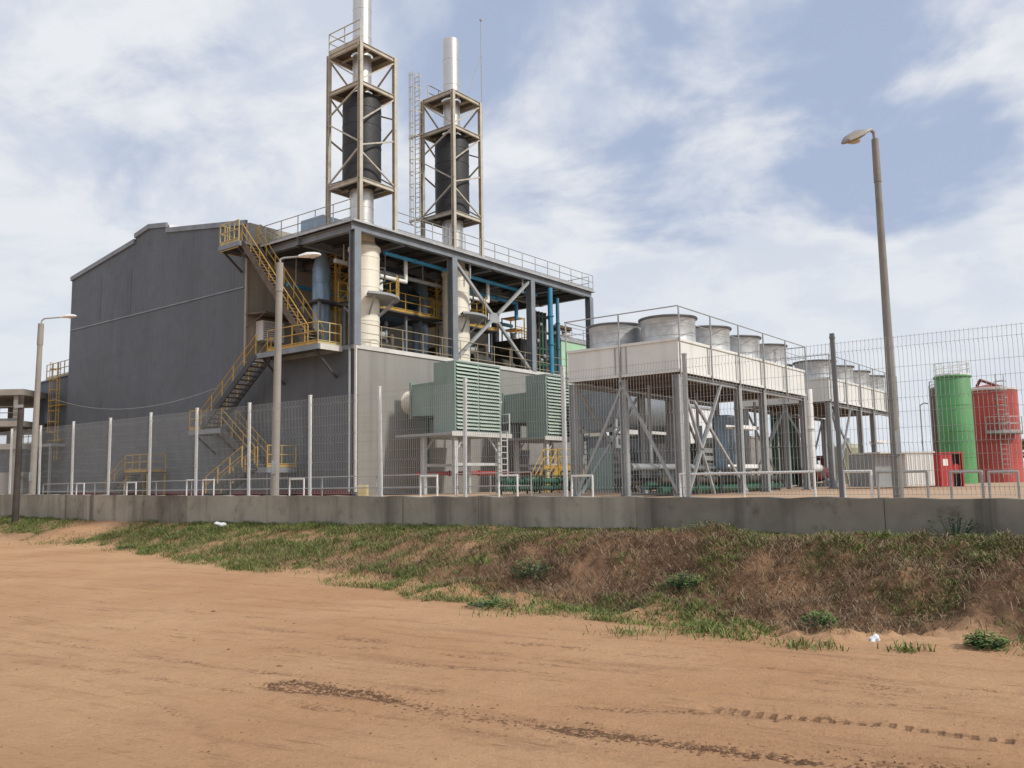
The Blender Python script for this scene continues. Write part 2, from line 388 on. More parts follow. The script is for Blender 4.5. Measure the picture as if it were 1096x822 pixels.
    ln = math_n(nt, 'MULTIPLY', math_n(nt, 'MULTIPLY', ramp(nt, ln, .35, .8), ramp(nt, nf, .46, .58)), ramp(nt, noise(nt, tc, .9, 4, .6), .45, .58))
    spk = math_n(nt, 'MULTIPLY', ramp(nt, nf, .57, .66), ramp(nt, ng, .47, .62))
    col = mixc(nt, math_n(nt, 'MULTIPLY', lug, .6), col, (.15,.078,.045))
    col = mixc(nt, math_n(nt, 'MULTIPLY', ln, .7), col, (.17,.085,.045))
    col = mixc(nt, math_n(nt, 'MULTIPLY', crumb, .75), col, (.12,.058,.033))
    col = mixc(nt, math_n(nt, 'MULTIPLY', spk, .5), col, (.25,.135,.075))
    nt.links.new(col, bs.inputs['Base Color']); bs.inputs['Roughness'].default_value = .95
    bs.inputs['Specular IOR Level'].default_value = .15
    h = math_n(nt, 'ADD', math_n(nt, 'MULTIPLY', n2, .8), math_n(nt, 'MULTIPLY_ADD', n3, .35, math_n(nt, 'MULTIPLY', st, 1.2)))
    h = math_n(nt, 'ADD', h, math_n(nt, 'MULTIPLY_ADD', st2, .9, math_n(nt, 'MULTIPLY', nf, .5)))
    h = math_n(nt, 'SUBTRACT', math_n(nt, 'MULTIPLY_ADD', crumb, .7, h), math_n(nt, 'MULTIPLY', lug, .7))
    bump(nt, bs, h, 1.0, .04)
    me.materials.append(m); o = bpy.data.objects.new('ground', me); COL.objects.link(o); o['kind'] = 'structure'
    # the yard behind the wall: its own sheet on to the horizon
    m2, nt, bs = new_mat('yard_soil')
    tc = N(nt, 'ShaderNodeTexCoord').outputs['Object']
    n1 = noise(nt, tc, .25, 5); n2 = noise(nt, tc, 3, 7, .7)
    col = mixc(nt, ramp(nt, n1, .3, .7), (.40,.25,.15), (.50,.35,.23)); col = mixc(nt, math_n(nt, 'MULTIPLY', ramp(nt, n2, .5, .75), .5), col, (.25,.15,.09))
    nt.links.new(col, bs.inputs['Base Color']); bs.inputs['Roughness'].default_value = .95; bump(nt, bs, n2, .5, .05)
    mb = MB(); tx = np.array([1, -.81])/NRM; nn = np.array([.81, 1])/NRM; p0 = np.array([0, 16.94])+nn*.1
    vs = []; fs = []
    rows = [0, 6, 20, 60, 200, 3500]; cols = [-3500, -60, -20, 0, 30, 3500]
    for r_ in rows:
        for c_ in cols: q = p0+tx*c_+nn*r_; vs.append((q[0], q[1], YARD))
    for i in range(5):
        for j in range(5): a = i*6+j; fs.append((a, a+1, a+7, a+6))
    y = mb.add(vs, fs).build('yard', m2); y['kind'] = 'structure'
build_ground()
def gz(x, y):
    x = np.atleast_1d(np.asarray(x, float)); y = np.atleast_1d(np.asarray(y, float)); return height(x, y)+tracks(x, y)[1]

# ------------------------------------------------------------------ grass, straw, clods
def blade_mat(name, cols, dry):
    m, nt, bs = new_mat(name)
    g = N(nt, 'ShaderNodeNewGeometry'); rnd = g.outputs['Random Per Island']
    cr = N(nt, 'ShaderNodeValToRGB'); nt.links.new(rnd, cr.inputs[0])
    el = cr.color_ramp.elements
    while len(el) < len(cols): el.new(.5)
    for i, (c, e) in enumerate(zip(cols, el)): e.position = i/(len(cols)-1); e.color = (*c, 1)
    tc = N(nt, 'ShaderNodeTexCoord').outputs['Object']; n = noise(nt, tc, .8, 4)
    col = mixc(nt, math_n(nt, 'MULTIPLY', ramp(nt, n, .48, .70), .30), cr.outputs[0], dry)
    nt.links.new(col, bs.inputs['Base Color']); bs.inputs['Roughness'].default_value = .75
    bs.inputs['Specular IOR Level'].default_value = .2
    return m
def blades(name, P, H, Wd, lean, m, label=None, kind='stuff'):
    n = len(P); az = rng.random(n)*2*PI; la = rng.random(n)*2*PI
    ww = np.stack([np.cos(az), np.sin(az), 0*az], 1)*Wd[:, None]*.5
    lv = np.stack([np.cos(la), np.sin(la), 0*la], 1)*(lean*H)[:, None]
    up = np.stack([0*H, 0*H, H], 1)
    v = np.empty((n, 5, 3)); v[:, 0] = P-ww; v[:, 1] = P+ww
    mid = P+up*.6+lv*.35; v[:, 2] = mid+ww*.8; v[:, 3] = mid-ww*.8; v[:, 4] = P+up*(1-.35*np.minimum(lean, 1.5))[:, None]+lv
    me = bpy.data.meshes.new(name); me.vertices.add(n*5); me.vertices.foreach_set('co', v.ravel())
    b = np.arange(n)[:, None]*5
    q = np.concatenate([b+np.array([[0,1,2,3]]), b+np.array([[3,2,4]])], 1).ravel()
    me.loops.add(n*7); me.loops.foreach_set('vertex_index', q); me.polygons.add(2*n)
    ls = (np.arange(n)[:, None]*7+np.array([[0, 4]])).ravel(); me.polygons.foreach_set('loop_start', ls); me.update()
    me.materials.append(m); o = bpy.data.objects.new(name, me); COL.objects.link(o)
    if kind: o['kind'] = kind
    return o
def pts_bank(n, s0, s1, dmax):
    s = rng.uniform(s0, s1, n); d = rng.uniform(.02, dmax, n)
    x = (s+.81*(16.94/NRM-d))/NRM; y = (-.81*s+(16.94-d*NRM)/NRM)/NRM
    x = (s*1 + .81*0)/NRM; 
    # invert d=(16.94-.81x-y)/NRM , s=(x-.81y)/NRM
    A = 16.94-d*NRM; B = s*NRM
    x = (.81*A+B)/(1+.81**2); y = A-.81*x
    return x, y, d, s
def grow():
    GM = blade_mat('green_blades', [(.085,.125,.028), (.135,.19,.048), (.19,.23,.07), (.28,.25,.12)], (.22,.17,.09))
    DM = blade_mat('straw_blades', [(.10,.065,.04), (.24,.155,.095), (.42,.31,.20), (.13,.085,.05)], (.19,.12,.07))
    n = 700000
    x, y, d, s = pts_bank(n, -46, 3, 5.6); t = 1-d/(edge(s)+.5*fbm(s, d, .9, 3))
    rt = sst(s, -15, -8); p1 = fbm(x, y, .55, 4); p2 = fbm(x, y, 1.9, 3)
    rm = rampm(s, d); lft = 1-sst(s, -29.5, -28)
    base = sst(t, .03, .10)
    g_left = base*(.62+1.1*p1+.6*p2)
    top = sst(t, .70, .78); low = sst(t, -.01, .03)*(1-sst(t, .20, .34))*(1-sst(s,-4.2,-3.6)*.6)
    right_mix = sst(s, -4.6, -3.2)*sst(t, .1, .2)
    g_right = top*(1.4+.9*p2)+low*np.clip(.55+.45*sst(s,-12,-10)*(1-sst(s,-5,-4))+1.7*p1+.8*p2, 0, 1.3)*(1-.25*right_mix)+np.clip(.16+1.7*p1+1.4*p2, 0, .9)*sst(t, .1, .2)+right_mix*np.clip(.4+1.8*p1+p2, 0, 1.1)
    g = g_left*(1-rt)+g_right*rt
    far_left = sst(-s, 28, 29)*(d < 1.7)
    g = np.where(s < -28.3, np.where(d < 1.5+.4*p1, .8, 0), g)
    g = g*(1-np.clip(rm*1.4, 0, 1))*np.clip(.95+1.6*fbm(x+9, y+4, 3.2, 3), .15, 1.6)
    keep = rng.random(n) < np.clip(g, 0, 1.5)*.68
    k = np.where(keep)[0]; hh = rng.uniform(.04, .14, len(k))*(1-.3*rt[k])*(.8+1.1*np.clip(p2[k]+.3, 0, 1))*(1-.2*(d[k] < .6))
    P = np.stack([x[k], y[k], height(x[k], y[k])-.01], 1)
    blades('grass', P, hh, rng.uniform(.006, .014, len(k)), rng.uniform(.4, 1.8, len(k)), GM)
    # tufts straying on to the sand
    C = [(-13.6,25.7,.35),(-7.23,21.0,.35),(-9.7,22.2,.4),(-8.5,21.2,.3),(2.75,8.35,.13),(.0,10.9,.3),(1.9,9.1,.2),(1.2,9.2,.15),(-11.5,24.6,.35),(-12.6,25.1,.3),(2.25,8.9,.14),(3.6,8.1,.1)]
    xs = []; ys = []
    for cx, cy, r_ in C:
        q = rng.normal(0, r_, (int(700*r_), 2)); xs += list(cx+q[:, 0]); ys += list(cy+q[:, 1]*.8)
    xs = np.array(xs); ys = np.array(ys); P2 = np.stack([xs, ys, height(xs, ys)-.01], 1)
    blades('stray_grass', P2, rng.uniform(.04, .14, len(xs)), rng.uniform(.008, .018, len(xs)), rng.uniform(.3, 1.3, len(xs)), GM)
    # dry straw and dead vines on the earth bank
    n = 620000
    x, y, d, s = pts_bank(n, -30, 3, 5.4); t = 1-d/(edge(s)+.5*fbm(s, d, .9, 3)); rt = sst(s, -15, -7)
    p1 = fbm(x+40, y, .8, 3); p2 = fbm(x, y+30, 2.2, 3)
    w = (sst(t, .12, .22)*(1-sst(t, .68, .80)))*(.22+.78*rt)*np.clip(.55+1.1*p1+.8*p2, 0, 1)*(1-rampm(s, d))
    k = np.where(rng.random(n) < w*.55)[0]
    P = np.stack([x[k], y[k], height(x[k], y[k])-.005], 1)
    blades('dry_straw', P, rng.uniform(.03, .16, len(k)), rng.uniform(.004, .010, len(k)), rng.uniform(.6, 2.4, len(k)), DM)
    # clods along the torn-up rut and crumbs of soil over the road
    mb = MB(); pc = []
    for i in range(900):
        j = random.random()*(len(TA)-2)+.6; a = TA[int(j)]; b = TA[min(int(j)+1, len(TA)-1)]; f = j-int(j)
        pc.append((a[0]+(b[0]-a[0])*f+random.gauss(0, .10), a[1]+(b[1]-a[1])*f+random.gauss(0, .08), random.uniform(.003, .012)))
    for i in range(900):
        pc.append((random.uniform(-9, 5), random.uniform(4.2, 15), random.uniform(.003, .009)*(1 if random.random() < .96 else 2.6)))
    for px, py, r_ in pc:
        z = float(gz(px, py)[0]); vs = []
        for kx, ky, kz in ((1,0,0), (-1,0,0), (0,1,0), (0,-1,0), (0,0,1), (0,0,-1)):
            q = random.uniform(.6, 1.3)*r_; vs.append((px+kx*q*1.4, py+ky*q*1.2, z+r_*.1+kz*q*.6))
        mb.add(vs, [(0,2,4), (2,1,4), (1,3,4), (3,0,4), (2,0,5), (1,2,5), (3,1,5), (0,3,5)])
    cm = mat('soil_clod', (.20,.105,.06), .95, 0, .4, 3)
    o = mb.build('soil_clods', cm); o['kind'] = 'stuff'
grow()
LEAF = blade_mat('weed_leaf', [(.08,.125,.035), (.13,.195,.055), (.20,.28,.09)], (.06,.09,.03))
def weed(x, y, r, h, n, label):
    z = float(gz(x, y)[0]); t = thing('weed_plant', label, 'weed', (x, y, z), 0, 'leafy weeds on the bank')
    mb = MB(); st = MB()
    for i in range(n):
        a = random.random()*2*PI; q = r*math.sqrt(random.random()); hz = h*random.uniform(.2, 1)*(1-.5*(q/r)**2)
        c = Vector((q*math.cos(a), q*math.sin(a), hz)); l = random.uniform(.022, .045)
        d = Vector((math.cos(a+random.gauss(0, .8)), math.sin(a+random.gauss(0, .8)), random.uniform(-.3, .6))).normalized()
        sd = d.cross(Vector((0,0,1))).normalized()*l*.55
        mb.add([c-d*l*.5, c+sd, c+d*l*.5, c-sd], [(0,1,2,3)])
        if i % 6 == 0: st.tube((q*.2*math.cos(a), q*.2*math.sin(a), -.02), c, .004, 4)
    mb.build('leaves', LEAF, t); st.build('stem', 'green_pipe', t)
weed(-10.0,22.6,.4,.14,420,'dark green low weed clump on the sand at the foot of the ramp')
weed(.25,13.1,.35,.34,420,'bright green leafy weed standing on the bank below the broken grey wall joint')
weed(4.35,8.2,.2,.16,420,'dark leafy weed at the foot of the bank by the right edge of the picture')
weed(3.15,9.15,.2,.17,300,'dark bushy weed low on the brown bank just right of the white rag')
weed(6.0,11.9,.42,.42,420,'tall dark weed against the wall behind the tall lamp post')
weed(3.0,13.9,.4,.26,340,'low weed at the wall foot left of the long white barrier')
weed(2.1,10.9,.24,.2,300,'round green weed near the top of the brown bank, middle right')
weed(-.3,11.3,.34,.14,300,'spreading green weed on the grassy lower edge of the bank')
def litter(x, y, z, r, label, seed):
    random.seed(seed); bm = bmesh.new(); bmesh.ops.create_icosphere(bm, subdivisions=3, radius=1)
    for v in bm.verts:
        k = 1+.45*math.sin(v.co.x*5+seed)*math.cos(v.co.y*4)+random.uniform(-.12, .12)
        v.co = Vector((v.co.x*r*1.5*k, v.co.y*r*.8*k, v.co.z*r*.45*k+r*.3))
    me = bpy.data.meshes.new('plastic_bag'); bm.to_mesh(me); bm.free(); me.materials.append(M['plastic'])
    for p in me.polygons: p.use_smooth = True
    o = bpy.data.objects.new('plastic_bag', me); COL.objects.link(o); o.location = (x, y, float(gz(x, y)[0])+.02); o.rotation_euler = (.2, .3, seed)
    tag(o, label, 'litter')
litter(-7.4,22.0,0,.14,'crumpled white plastic bag lying in the grass near the wall',1)
litter(3.50,8.62,0,.055,'torn white rag lying low on the brown bank',4)

# ------------------------------------------------------------------ wall and fence
def wall_top(x): return 1.29-.007*x
def fl(x, off=0.):                                        # point on the fence line, off metres behind it
    return Vector((x+.81/NRM*off, 16.94-.81*x+off/NRM, 0))
def build_wall():
    t = thing('retaining_wall', 'long low grey concrete wall under the mesh fence', 'wall', (0, 16.94, .2))
    m = mat('stained_concrete', (.33,.30,.24), .9, 0, .25, .7, .8, (.09,.08,.065), .55)
    mdk = mat('darker_stained_concrete', (.225,.20,.16), .9, 0, .35, .7, .8, (.06,.053,.043), .65)
    xs = [-44,-38,-30,-24,-19.2,-14.8,-10.9,-9.0,-6.2,-2.3,-.62,2.2,5.4,9.5,14,22]
    for i, (a, b) in enumerate(zip(xs[:-1], xs[1:])):
        o = random.uniform(-.012, .012); zt = random.uniform(-.012, .012)
        mb = MB(); n = 14; pf = []; 
        for k in range(n+1):
            x = a+(b-a)*k/n - (.006 if k == n else 0); zt2 = wall_top(x)+zt+.012*math.sin(x*7)+random.uniform(-.008, .008)
            for off in (-.15+o, .13+o):
                p = fl(x, off); pf.append((p.x, p.y-16.94, -.4)); pf.append((p.x, p.y-16.94, zt2-.2))
        fs = []
        for k in range(n):
            q = 4*k; fs += [(q, q+4, q+5, q+1), (q+1, q+5, q+7, q+3), (q+3, q+7, q+6, q+2)]
        fs += [(0,1,3,2), (4*n, 4*n+2, 4*n+3, 4*n+1)]
        mb.add(pf, fs).build('wall_panel', mdk if i in (6, 11, 12) else m, t)
build_wall()
def build_fence():
    t = thing('mesh_fence', 'tall welded mesh fence with pale posts along the top of the concrete wall', 'fence', (0, 16.94, 1.29))
    pm = {}
    idx = list(range(-17, 9)); xs = [.97+1.968*i+(.2 if i == 3 else 0) for i in idx]
    for i, x in zip(idx, xs):
        p = fl(x); z = wall_top(x)-1.29; dark = i in (2, 5)
        mb = MB().bar((0,0,-.02), (0,0,2.42 if i != 2 else 2.5), .06, .06).box(-.036, .036, -.036, .036, 2.42, 2.45)
        key = 'fence_dark' if i == 2 else 'galv_rail' if i >= 1 else 'fence_post'
        if key not in pm: pm[key] = mb.mesh('post', M[key])
        o = bpy.data.objects.new('post', pm[key]); COL.objects.link(o); o.parent = t; o.location = (p.x, p.y-16.94, z); o.rotation_euler = (random.gauss(0, .006), random.gauss(0, .008), math.atan2(-.81, 1)+random.gauss(0, .03)); o.location.z += random.gauss(0, .012)
    for i, (x0, x1) in enumerate(zip(xs[:-1], xs[1:])):
        mb = MB(); p = fl(x0); q = fl(x1); z0 = wall_top(x0)-1.29; z1 = wall_top(x1)-1.29
        dv = Vector((q.x-p.x, q.y-p.y, z1-z0)); nrm = Vector((-.81, -1, 0))/NRM; base = Vector((p.x, p.y-16.94, z0))
        near = x0 > 1; L = dv.length; nv = int(L/.058); w = .0034
        zz = [.05]
        for c in (.12, .75, 1.4, 2.15): zz += [c, c+.05, c+.10]
        zz.append(2.36); off = [0]+[0, .03, 0]*4+[0]
        for k in range(1, nv):
            o = base+dv*(k/nv)
            for j in range(len(zz)-1):
                a = o+nrm*off[j]; a = Vector((a.x, a.y, a.z+zz[j])); b = o+nrm*off[j+1]; b = Vector((b.x, b.y, b.z+zz[j+1]))
                mb.tube(a, b, w, 3, cap=False)
        for z in [.06, .17, .40, .62, .80, 1.02, 1.25, 1.45, 1.68, 1.9, 2.2, 2.34]:
            mb.tube(base+Vector((0,0,z)), base+dv+Vector((0,0,z)), .0024, 3, cap=False)
        mb.build('mesh_panel', 'wire', t)
build_fence()

# ------------------------------------------------------------------ powerhouse
def build_powerhouse():
    t = plant('powerhouse_building', 'large dark grey clad engine hall with stepped gable roof and pale side wall', 'power station', 0, 0)
    z = YARD
    prof = [(9.2,0), (30.0,0), (30.0,15.55), (21.4,16.72), (21.4,17.05), (19.7,17.36), (17.6,17.05), (17.6,16.7), (9.2,15.5)]
    MB().prism([(y, zz-.03) for y, zz in prof], 0, .12, 21.5).build('hall_roof', 'roof', t)
    MB().prism(prof, 0, 0, .12).build('gable_wall', 'gable', t)
    MB().box(.12, 21.4, 9.08, 9.196, 7.3, 15.5).build('hall_side_wall', 'hallside', t)
    MB().box(21.4, 21.5, 9.1, 30.0, 0, 15.4).build('end_wall', 'gable', t)
    # roof edge flashing on the gable
    for p, q in (((30.06,15.52),(21.42,16.7)), ((21.4,17.03),(19.7,17.34)), ((19.7,17.34),(17.58,17.03)), ((17.6,16.68),(9.16,15.48))):
        MB().bar((-.04, p[0], p[1]), (-.04, q[0], q[1]), .14, .3).build('roof_flashing', 'blue_steel', t)
    MB().box(.1, 21.5, 17.5, 17.59, 16.6, 17.1).build('vent_side', 'white_sheet', t)
    MB().box(-.055, -.004, 9.3, 29.9, 11.72, 11.80).build('wall_seam', 'blue_steel', t)
    for y, za, zb in ((26.0, 12.0, 15.5), (22.0, 12.0, 15.6)):
        MB().box(-.01, -.003, y-.28, y+.28, za, zb-.6).build('wall_vent_strip', 'gable2', t)
    MB().box(-.06, .06, 9.02, 9.195, 7.4, 15.4).build('corner_trim', 'hallside', t)
    # lower block in front of the hall
    MB().box(0, .15, .02, 9.2, 0, 7.3).build('lower_end_wall', 'gable2', t)
    MB().box(.15, 23.2, 0, .15, 0, 7.3).build('lit_side_wall', 'side', t)
    MB().box(23.05, 23.2, .15, 9.2, 0, 7.3).build('far_end_wall', 'side', t)
    MB().box(.1, 23.25, .1, 9.1, 7.3, 7.36).build('terrace_deck', 'plaster', t)
    MB().box(-.05, 23.3, -.07, .1, 7.25, 7.46).build('terrace_kerb', 'trim', t)
    MB().box(-.05, .1, .1, 9.0, 7.25, 7.46).build('terrace_kerb', 'blue_steel', t)
    MB().box(-.05, .05, -.06, .05, .2, 7.25).build('corner_trim', 'trim', t)
    MB().box(-.09, -.003, .3, 29.6, -.05, .32).build('plinth', 'maroon', t)
    MB().tube((-.12, .32, .2), (-.12, .32, 7.3), .06, 8).build('downpipe', 'grey_steel', t)
    rail(t, [(.2, 0.0, 7.46), (23.1, 0.0, 7.46)], 1.1, 1.5, 'rail_beige', .02, toe=False)
    for a in (9.0, 14.2, 19.0): MB().box(a, a+1.0, -.05, -.002, 3.2, 4.4).build('wall_louvre', 'grey_steel', t)
build_powerhouse()

def build_canopy():
    t = plant('steel_canopy', 'blue grey steel canopy frame over the terrace with railed roof deck', 'steel structure', 0, 0, 8.4)
    zt = 6.3
    for a in (.05, 7.35, 14.8, 21.7):
        for b in (.12, 8.6):
            if b < 1 or a > 20:
                MB().ibeam((a, b, .02), (a, b, zt-.42), .42, .42, .035, up=(0,1,0)).build('column', 'blue_steel', t)
    for b in (.12, 4.4, 8.6): MB().ibeam((-.2, b, zt-.22), (22.0, b, zt-.22), .3, .42, .03).build('roof_beam', 'blue_steel', t)
    for a in (.05, 3.7, 7.35, 11.1, 14.8, 18.2, 21.7): MB().ibeam((a, .14, zt-.24), (a, 9.0, zt-.24), .28, .38, .03).build('cross_beam', 'blue_steel', t)
    for a in np.arange(1, 21.6, 1.25): MB().bar((a, .3, zt-.09), (a, 8.9, zt-.09), .1, .12).build('purlin', 'deck', t)
    MB().box(-.25, 22.1, -.08, 9.0, zt, zt+.05).build('roof_deck', 'deck', t)
    for p, q in (((-.27,-.1),(22.12,-.1)), ((-.27,-.1),(-.27,9.0)), ((22.12,-.1),(22.12,9.0))):
        MB().bar((*p, zt+.03), (*q, zt+.03), .05, .1).build('edge_channel', 'galv', t)
    rail(t, [(2.8, -.05, zt+.05), (22.0, -.05, zt+.05)], 1.1, 1.35, 'galv_rail')
    rail(t, [(22.0, .3, zt+.05), (22.0, 8.8, zt+.05)], 1.1, 1.5, 'galv_rail')
    rail(t, [(-.2, 8.6, zt+.05), (-.2, .1, zt+.05)], 1.1, 1.5, 'galv_rail')
    c = Vector((11.1, .12, 2.95))
    for x, z in ((7.55, 5.75), (14.6, 5.75), (7.55, .1), (14.6, .1)):
        MB().bar((x, .12, z), c+(Vector((x, .12, z))-c).normalized()*.4, .17, .17).build('cross_brace', 'grey_steel', t)
    MB().prism([(-.45,-.3), (.45,-.3), (.45,.3), (-.45,.3)], 1, -.03, .03).build('gusset_plate', 'grey_steel', t, (11.1, .12, 2.95))
    for a in (7.9, 14.2, 9.1): MB().tube((a, .3, zt-1.3), (a, .3, zt-.4), .06, 8).build('pipe_hanger', 'grey_steel', t)
build_canopy()

def build_stair():
    t = plant('external_staircase', 'yellow railed zigzag steel staircase climbing the dark gable to its roof landing', 'staircase', -1, 6, YARD)
    z = YARD
    def L(a, b, zz): return (a+1, b-6, zz-z)
    U_ = Vector((1,0,0))
    def platform(a0, a1, b0, b1, zz, name='landing', m='deck'):
        o = MB().box(a0+1, a1+1, b0-6, b1-6, zz-z-.06, zz-z).build(name, m, t)
        mb = MB()
        for p, q in (((a0,b0),(a1,b0)), ((a0,b1),(a1,b1)), ((a0,b0),(a0,b1)), ((a1,b0),(a1,b1))): mb.bar(L(*p, zz-.14), L(*q, zz-.14), .06, .26)
        mb.build('edge_frame', 'blue_steel', o); return o
    o = platform(-1.5, -.08, 7.7, 9.6, 14.85)
    for b in (8.0, 9.4): MB().bar(L(-1.4, b, 14.6), L(-.1, b, 13.6), .1).build('bracket', 'deck', o)
    rail(t, [L(-.1, 9.55, 14.85), L(-1.45, 9.55, 14.85), L(-1.45, 7.8, 14.85)], 1.2, .5, 'pale_yellow', .03, 4)
    rail(t, [L(-.15, 7.75, 14.85), L(2.2, 8.9, 14.85)], 1.2, .6, 'pale_yellow', .03, 4)
    flight(t, L(-.78, 7.75, 14.8), L(-.78, 2.1, 8.45), 1.0, 'grate', 'yellow', U_, 30)
    o = platform(-1.5, .0, 1.0, 6.0, 8.45)
    MB().box(-.45, .95, -5.08, -5.0, 7.17, 7.45).build('edge_plate', 'trim', o)
    for b in (1.4, 5.6): MB().bar(L(-1.4, b, 8.2), L(-.02, b, 6.9), .1).build('bracket', 'deck', o)
    rail(t, [L(-1.47, 1.1, 8.45), L(0, 1.1, 8.45)], 1.1, .75, 'pale_yellow', .026)
    rail(t, [L(-1.47, 5.1, 8.45), L(-1.47, 1.1, 8.45)], 1.1, 1.0, 'yellow', .026)
    flight(t, L(-1.05, 6.0, 8.4), L(-1.05, 10.9, 4.75), .95, 'deck', 'yellow', U_, 17)
    o = platform(-1.55, -.08, 9.0, 12.1, 4.72)
    for b in (9.6, 11.6): MB().bar(L(-1.5, b, 4.5), L(-.1, b, 3.4), .09).build('bracket', 'deck', o)
    rail(t, [L(-.1, 12.05, 4.72), L(-1.5, 12.05, 4.72), L(-1.5, 10.9, 4.72)], 1.1, .6, 'yellow', .026)
    flight(t, L(-1.05, 9.0, 4.7), L(-1.05, 6.0, 2.55), .9, 'deck', 'yellow', U_, 10)
    o = platform(-1.9, -.08, 4.4, 6.0, 2.5)
    rail(t, [L(-1.85, 4.45, 2.5), L(-.1, 4.45, 2.5)], 1.1, .8, 'yellow', .026)
    for b, a in ((4.5, -1.85), (4.5, -.2), (5.9, -1.85)): MB().bar(L(a, b, YARD), L(a, b, 2.25), .1).build('support_leg', 'deck', o)
    flight(t, L(-2.35, 5.2, 2.5), L(-2.35, 8.3, 1.05), .9, 'deck', 'yellow', U_, 8)
build_stair()
def build_small_stair():
    t = plant('entrance_steps', 'short yellow railed steps up to a side door of the dark gable', 'steps', -1, 18)
    o = MB().box(-.4, .9, -1.4, 1.2, 1.42, 1.5).build('landing', 'deck', t)
    for y in (-1.3, 1.1):
        for x in (-.3, .8): MB().bar((x, y, 0), (x, y, 1.42), .09).build('leg', 'yellow', t)
    rail(t, [(.8, -1.35, 1.5), (-.35, -1.35, 1.5), (-.35, 1.2, 1.5)], 1.05, .9, 'yellow', .027)
    flight(t, (.1, 1.2, 1.45), (.1, 3.5, .05), .95, 'deck', 'yellow', Vector((1,0,0)), 7)
build_small_stair()
def build_ac():
    t = plant('air_conditioner', 'white boxed unit hung on the hall wall beside the stair landing', 'air conditioner', 1.35, 8.75, 9.7)
    bevel(MB().box(-.75, .75, -.35, .3, 0, 1.15).build('casing', 'white_paint', t), .03)
    mb = MB()
    for k in range(8): mb.box(-.65, .65, -.375, -.353, .12+k*.12, .18+k*.12)
    mb.build('grille', 'grey_steel', t)
    for x in (-.5, .5): MB().bar((x, .31, -.1), (x, -.3, -.04), .05).build('bracket', 'grey_steel', t)
    h = plant('door_hood', 'brown steel hood over the terrace door beside the white boxed unit', 'canopy', 1.2, 8.2, 11.0)
    MB().prism([(-1.0,0), (.85,.12), (.85,.22), (-1.0,.08)], 0, -1.3, 2.0).build('hood_sheet', 'grate', h)
    for x in (-1.2, 1.9): MB().bar((x, .85, -.6), (x, -.8, 0), .05).build('strut', 'grate', h)
build_ac()

# ------------------------------------------------------------------ exhaust stacks and their towers
def build_stack():
    t = plant('exhaust_stack', 'left tall stainless exhaust stack with black lagged silencer, running out of the picture top', 'chimney', 1.5, 1.25, 14.75, 'exhaust stacks on the canopy roof')
    p = MB(); p.lathe([(.5,7.4), (.5,13.5), (.46,13.55), (.46,13.2)], n=36)
    for z in (9.0, 10.6, 12.2): p.lathe([(.5,z-.03), (.512,z-.02), (.512,z+.02), (.5,z+.03)], n=36)
    p.build('flue_pipe', 'stainless', t)
    s = MB(); s.lathe([(.55,2.1), (.98,2.45), (1.02,2.5), (1.02,6.9), (.96,7.2), (.5,7.5)], n=40)
    for z in (3.4, 4.5, 5.6, 6.5): s.lathe([(1.02,z-.03), (1.035,z-.02), (1.035,z+.02), (1.02,z+.03)], n=40)
    s.build('silencer', 'silencer', t)
    l = MB(); l.lathe([(.62,-.05), (.62,2.2)], n=36)
    for z in (.5, 1.2, 1.9): l.lathe([(.62,z-.03), (.635,z-.02), (.635,z+.02), (.62,z+.03)], n=36)
    l.build('lower_pipe', 'stainless', t)
    MB().lathe([(.95,.05), (.95,.12), (.64,.3)], n=30).build('roof_collar', 'grey_steel', t)
    return t
st = build_stack()
dup(st, W(8.68, 1.25, 14.75), 'right stainless exhaust stack with black lagged silencer, its rounded top in full view')
def build_tower():
    t = plant('lattice_tower', 'left cream steel lattice tower around the stack, with a railed top platform', 'steel tower', .25, 0, 14.8, 'lattice towers around the stacks')
    s = 2.45; H = 9.55
    C = [(0,0), (s,0), (s,s), (0,s)]
    for x, y in C: MB().ibeam((x, y, -.05), (x, y, H), .2, .2, .022, up=(0,1,0)).build('leg', 'tower', t)
    for z in (2.2, 7.35, 9.45):
        o = MB()
        for (p, q) in zip(C, C[1:]+C[:1]): o.ibeam((*p, z), (*q, z), .13, .22, .02)
        for k in (.33, .67): o.bar((s*k, 0, z), (s*k, s, z), .07, .12)
        o = o.build('platform', 'tower', t)
        m = MB(); rr = 1.06 if z < 9 else .58; rings = 28; vs = []; fs = []
        for k in range(rings):
            a = 2*PI*k/rings; ca, sa = math.cos(a), math.sin(a); e = (s/2-.05)/max(abs(ca), abs(sa))
            rr = .66 if z < 3 else .58
            vs += [(s/2+ca*rr, s/2+sa*rr, z+.12), (s/2+ca*e, s/2+sa*e, z+.12), (s/2+ca*e, s/2+sa*e, z+.15), (s/2+ca*rr, s/2+sa*rr, z+.15)]
        for k in range(rings):
            a = 4*k; b = 4*((k+1) % rings); fs += [(a, b, b+1, a+1), (a+3, a+2, b+2, b+3), (a+1, b+1, b+2, a+2), (a, a+3, b+3, b)]
        m.add(vs, fs).build('grating', 'grate', o)
    F = list(zip(C, C[1:]+C[:1]))
    for i, (p, q) in enumerate(F):
        e0, e1 = (p, q) if i in (0, 2) else (q, p)
        L_ = [(e0, 7.25, e1, 6.1), (e1, 5.7, e0, 4.15), (e0, 3.95, e1, 2.4), (e0, 7.5, e1, 9.3)]
        if i in (0, 2): L_ = [(e1, 7.25, e0, 5.3), (e1, 4.9, e0, 4.0), (e0, 3.7, e1, 2.4), (e1, 9.3, e0, 7.5)]
        for u_, zu, v_, zv in L_: MB().bar((*u_, zu), (*v_, zv), .075, .075).build('diagonal', 'tower', t)
    return t
t1 = build_tower()
t2 = dup(t1, W(7.4, 0, 14.8), 'right cream steel lattice tower around the stack, with a caged ladder on its left side')
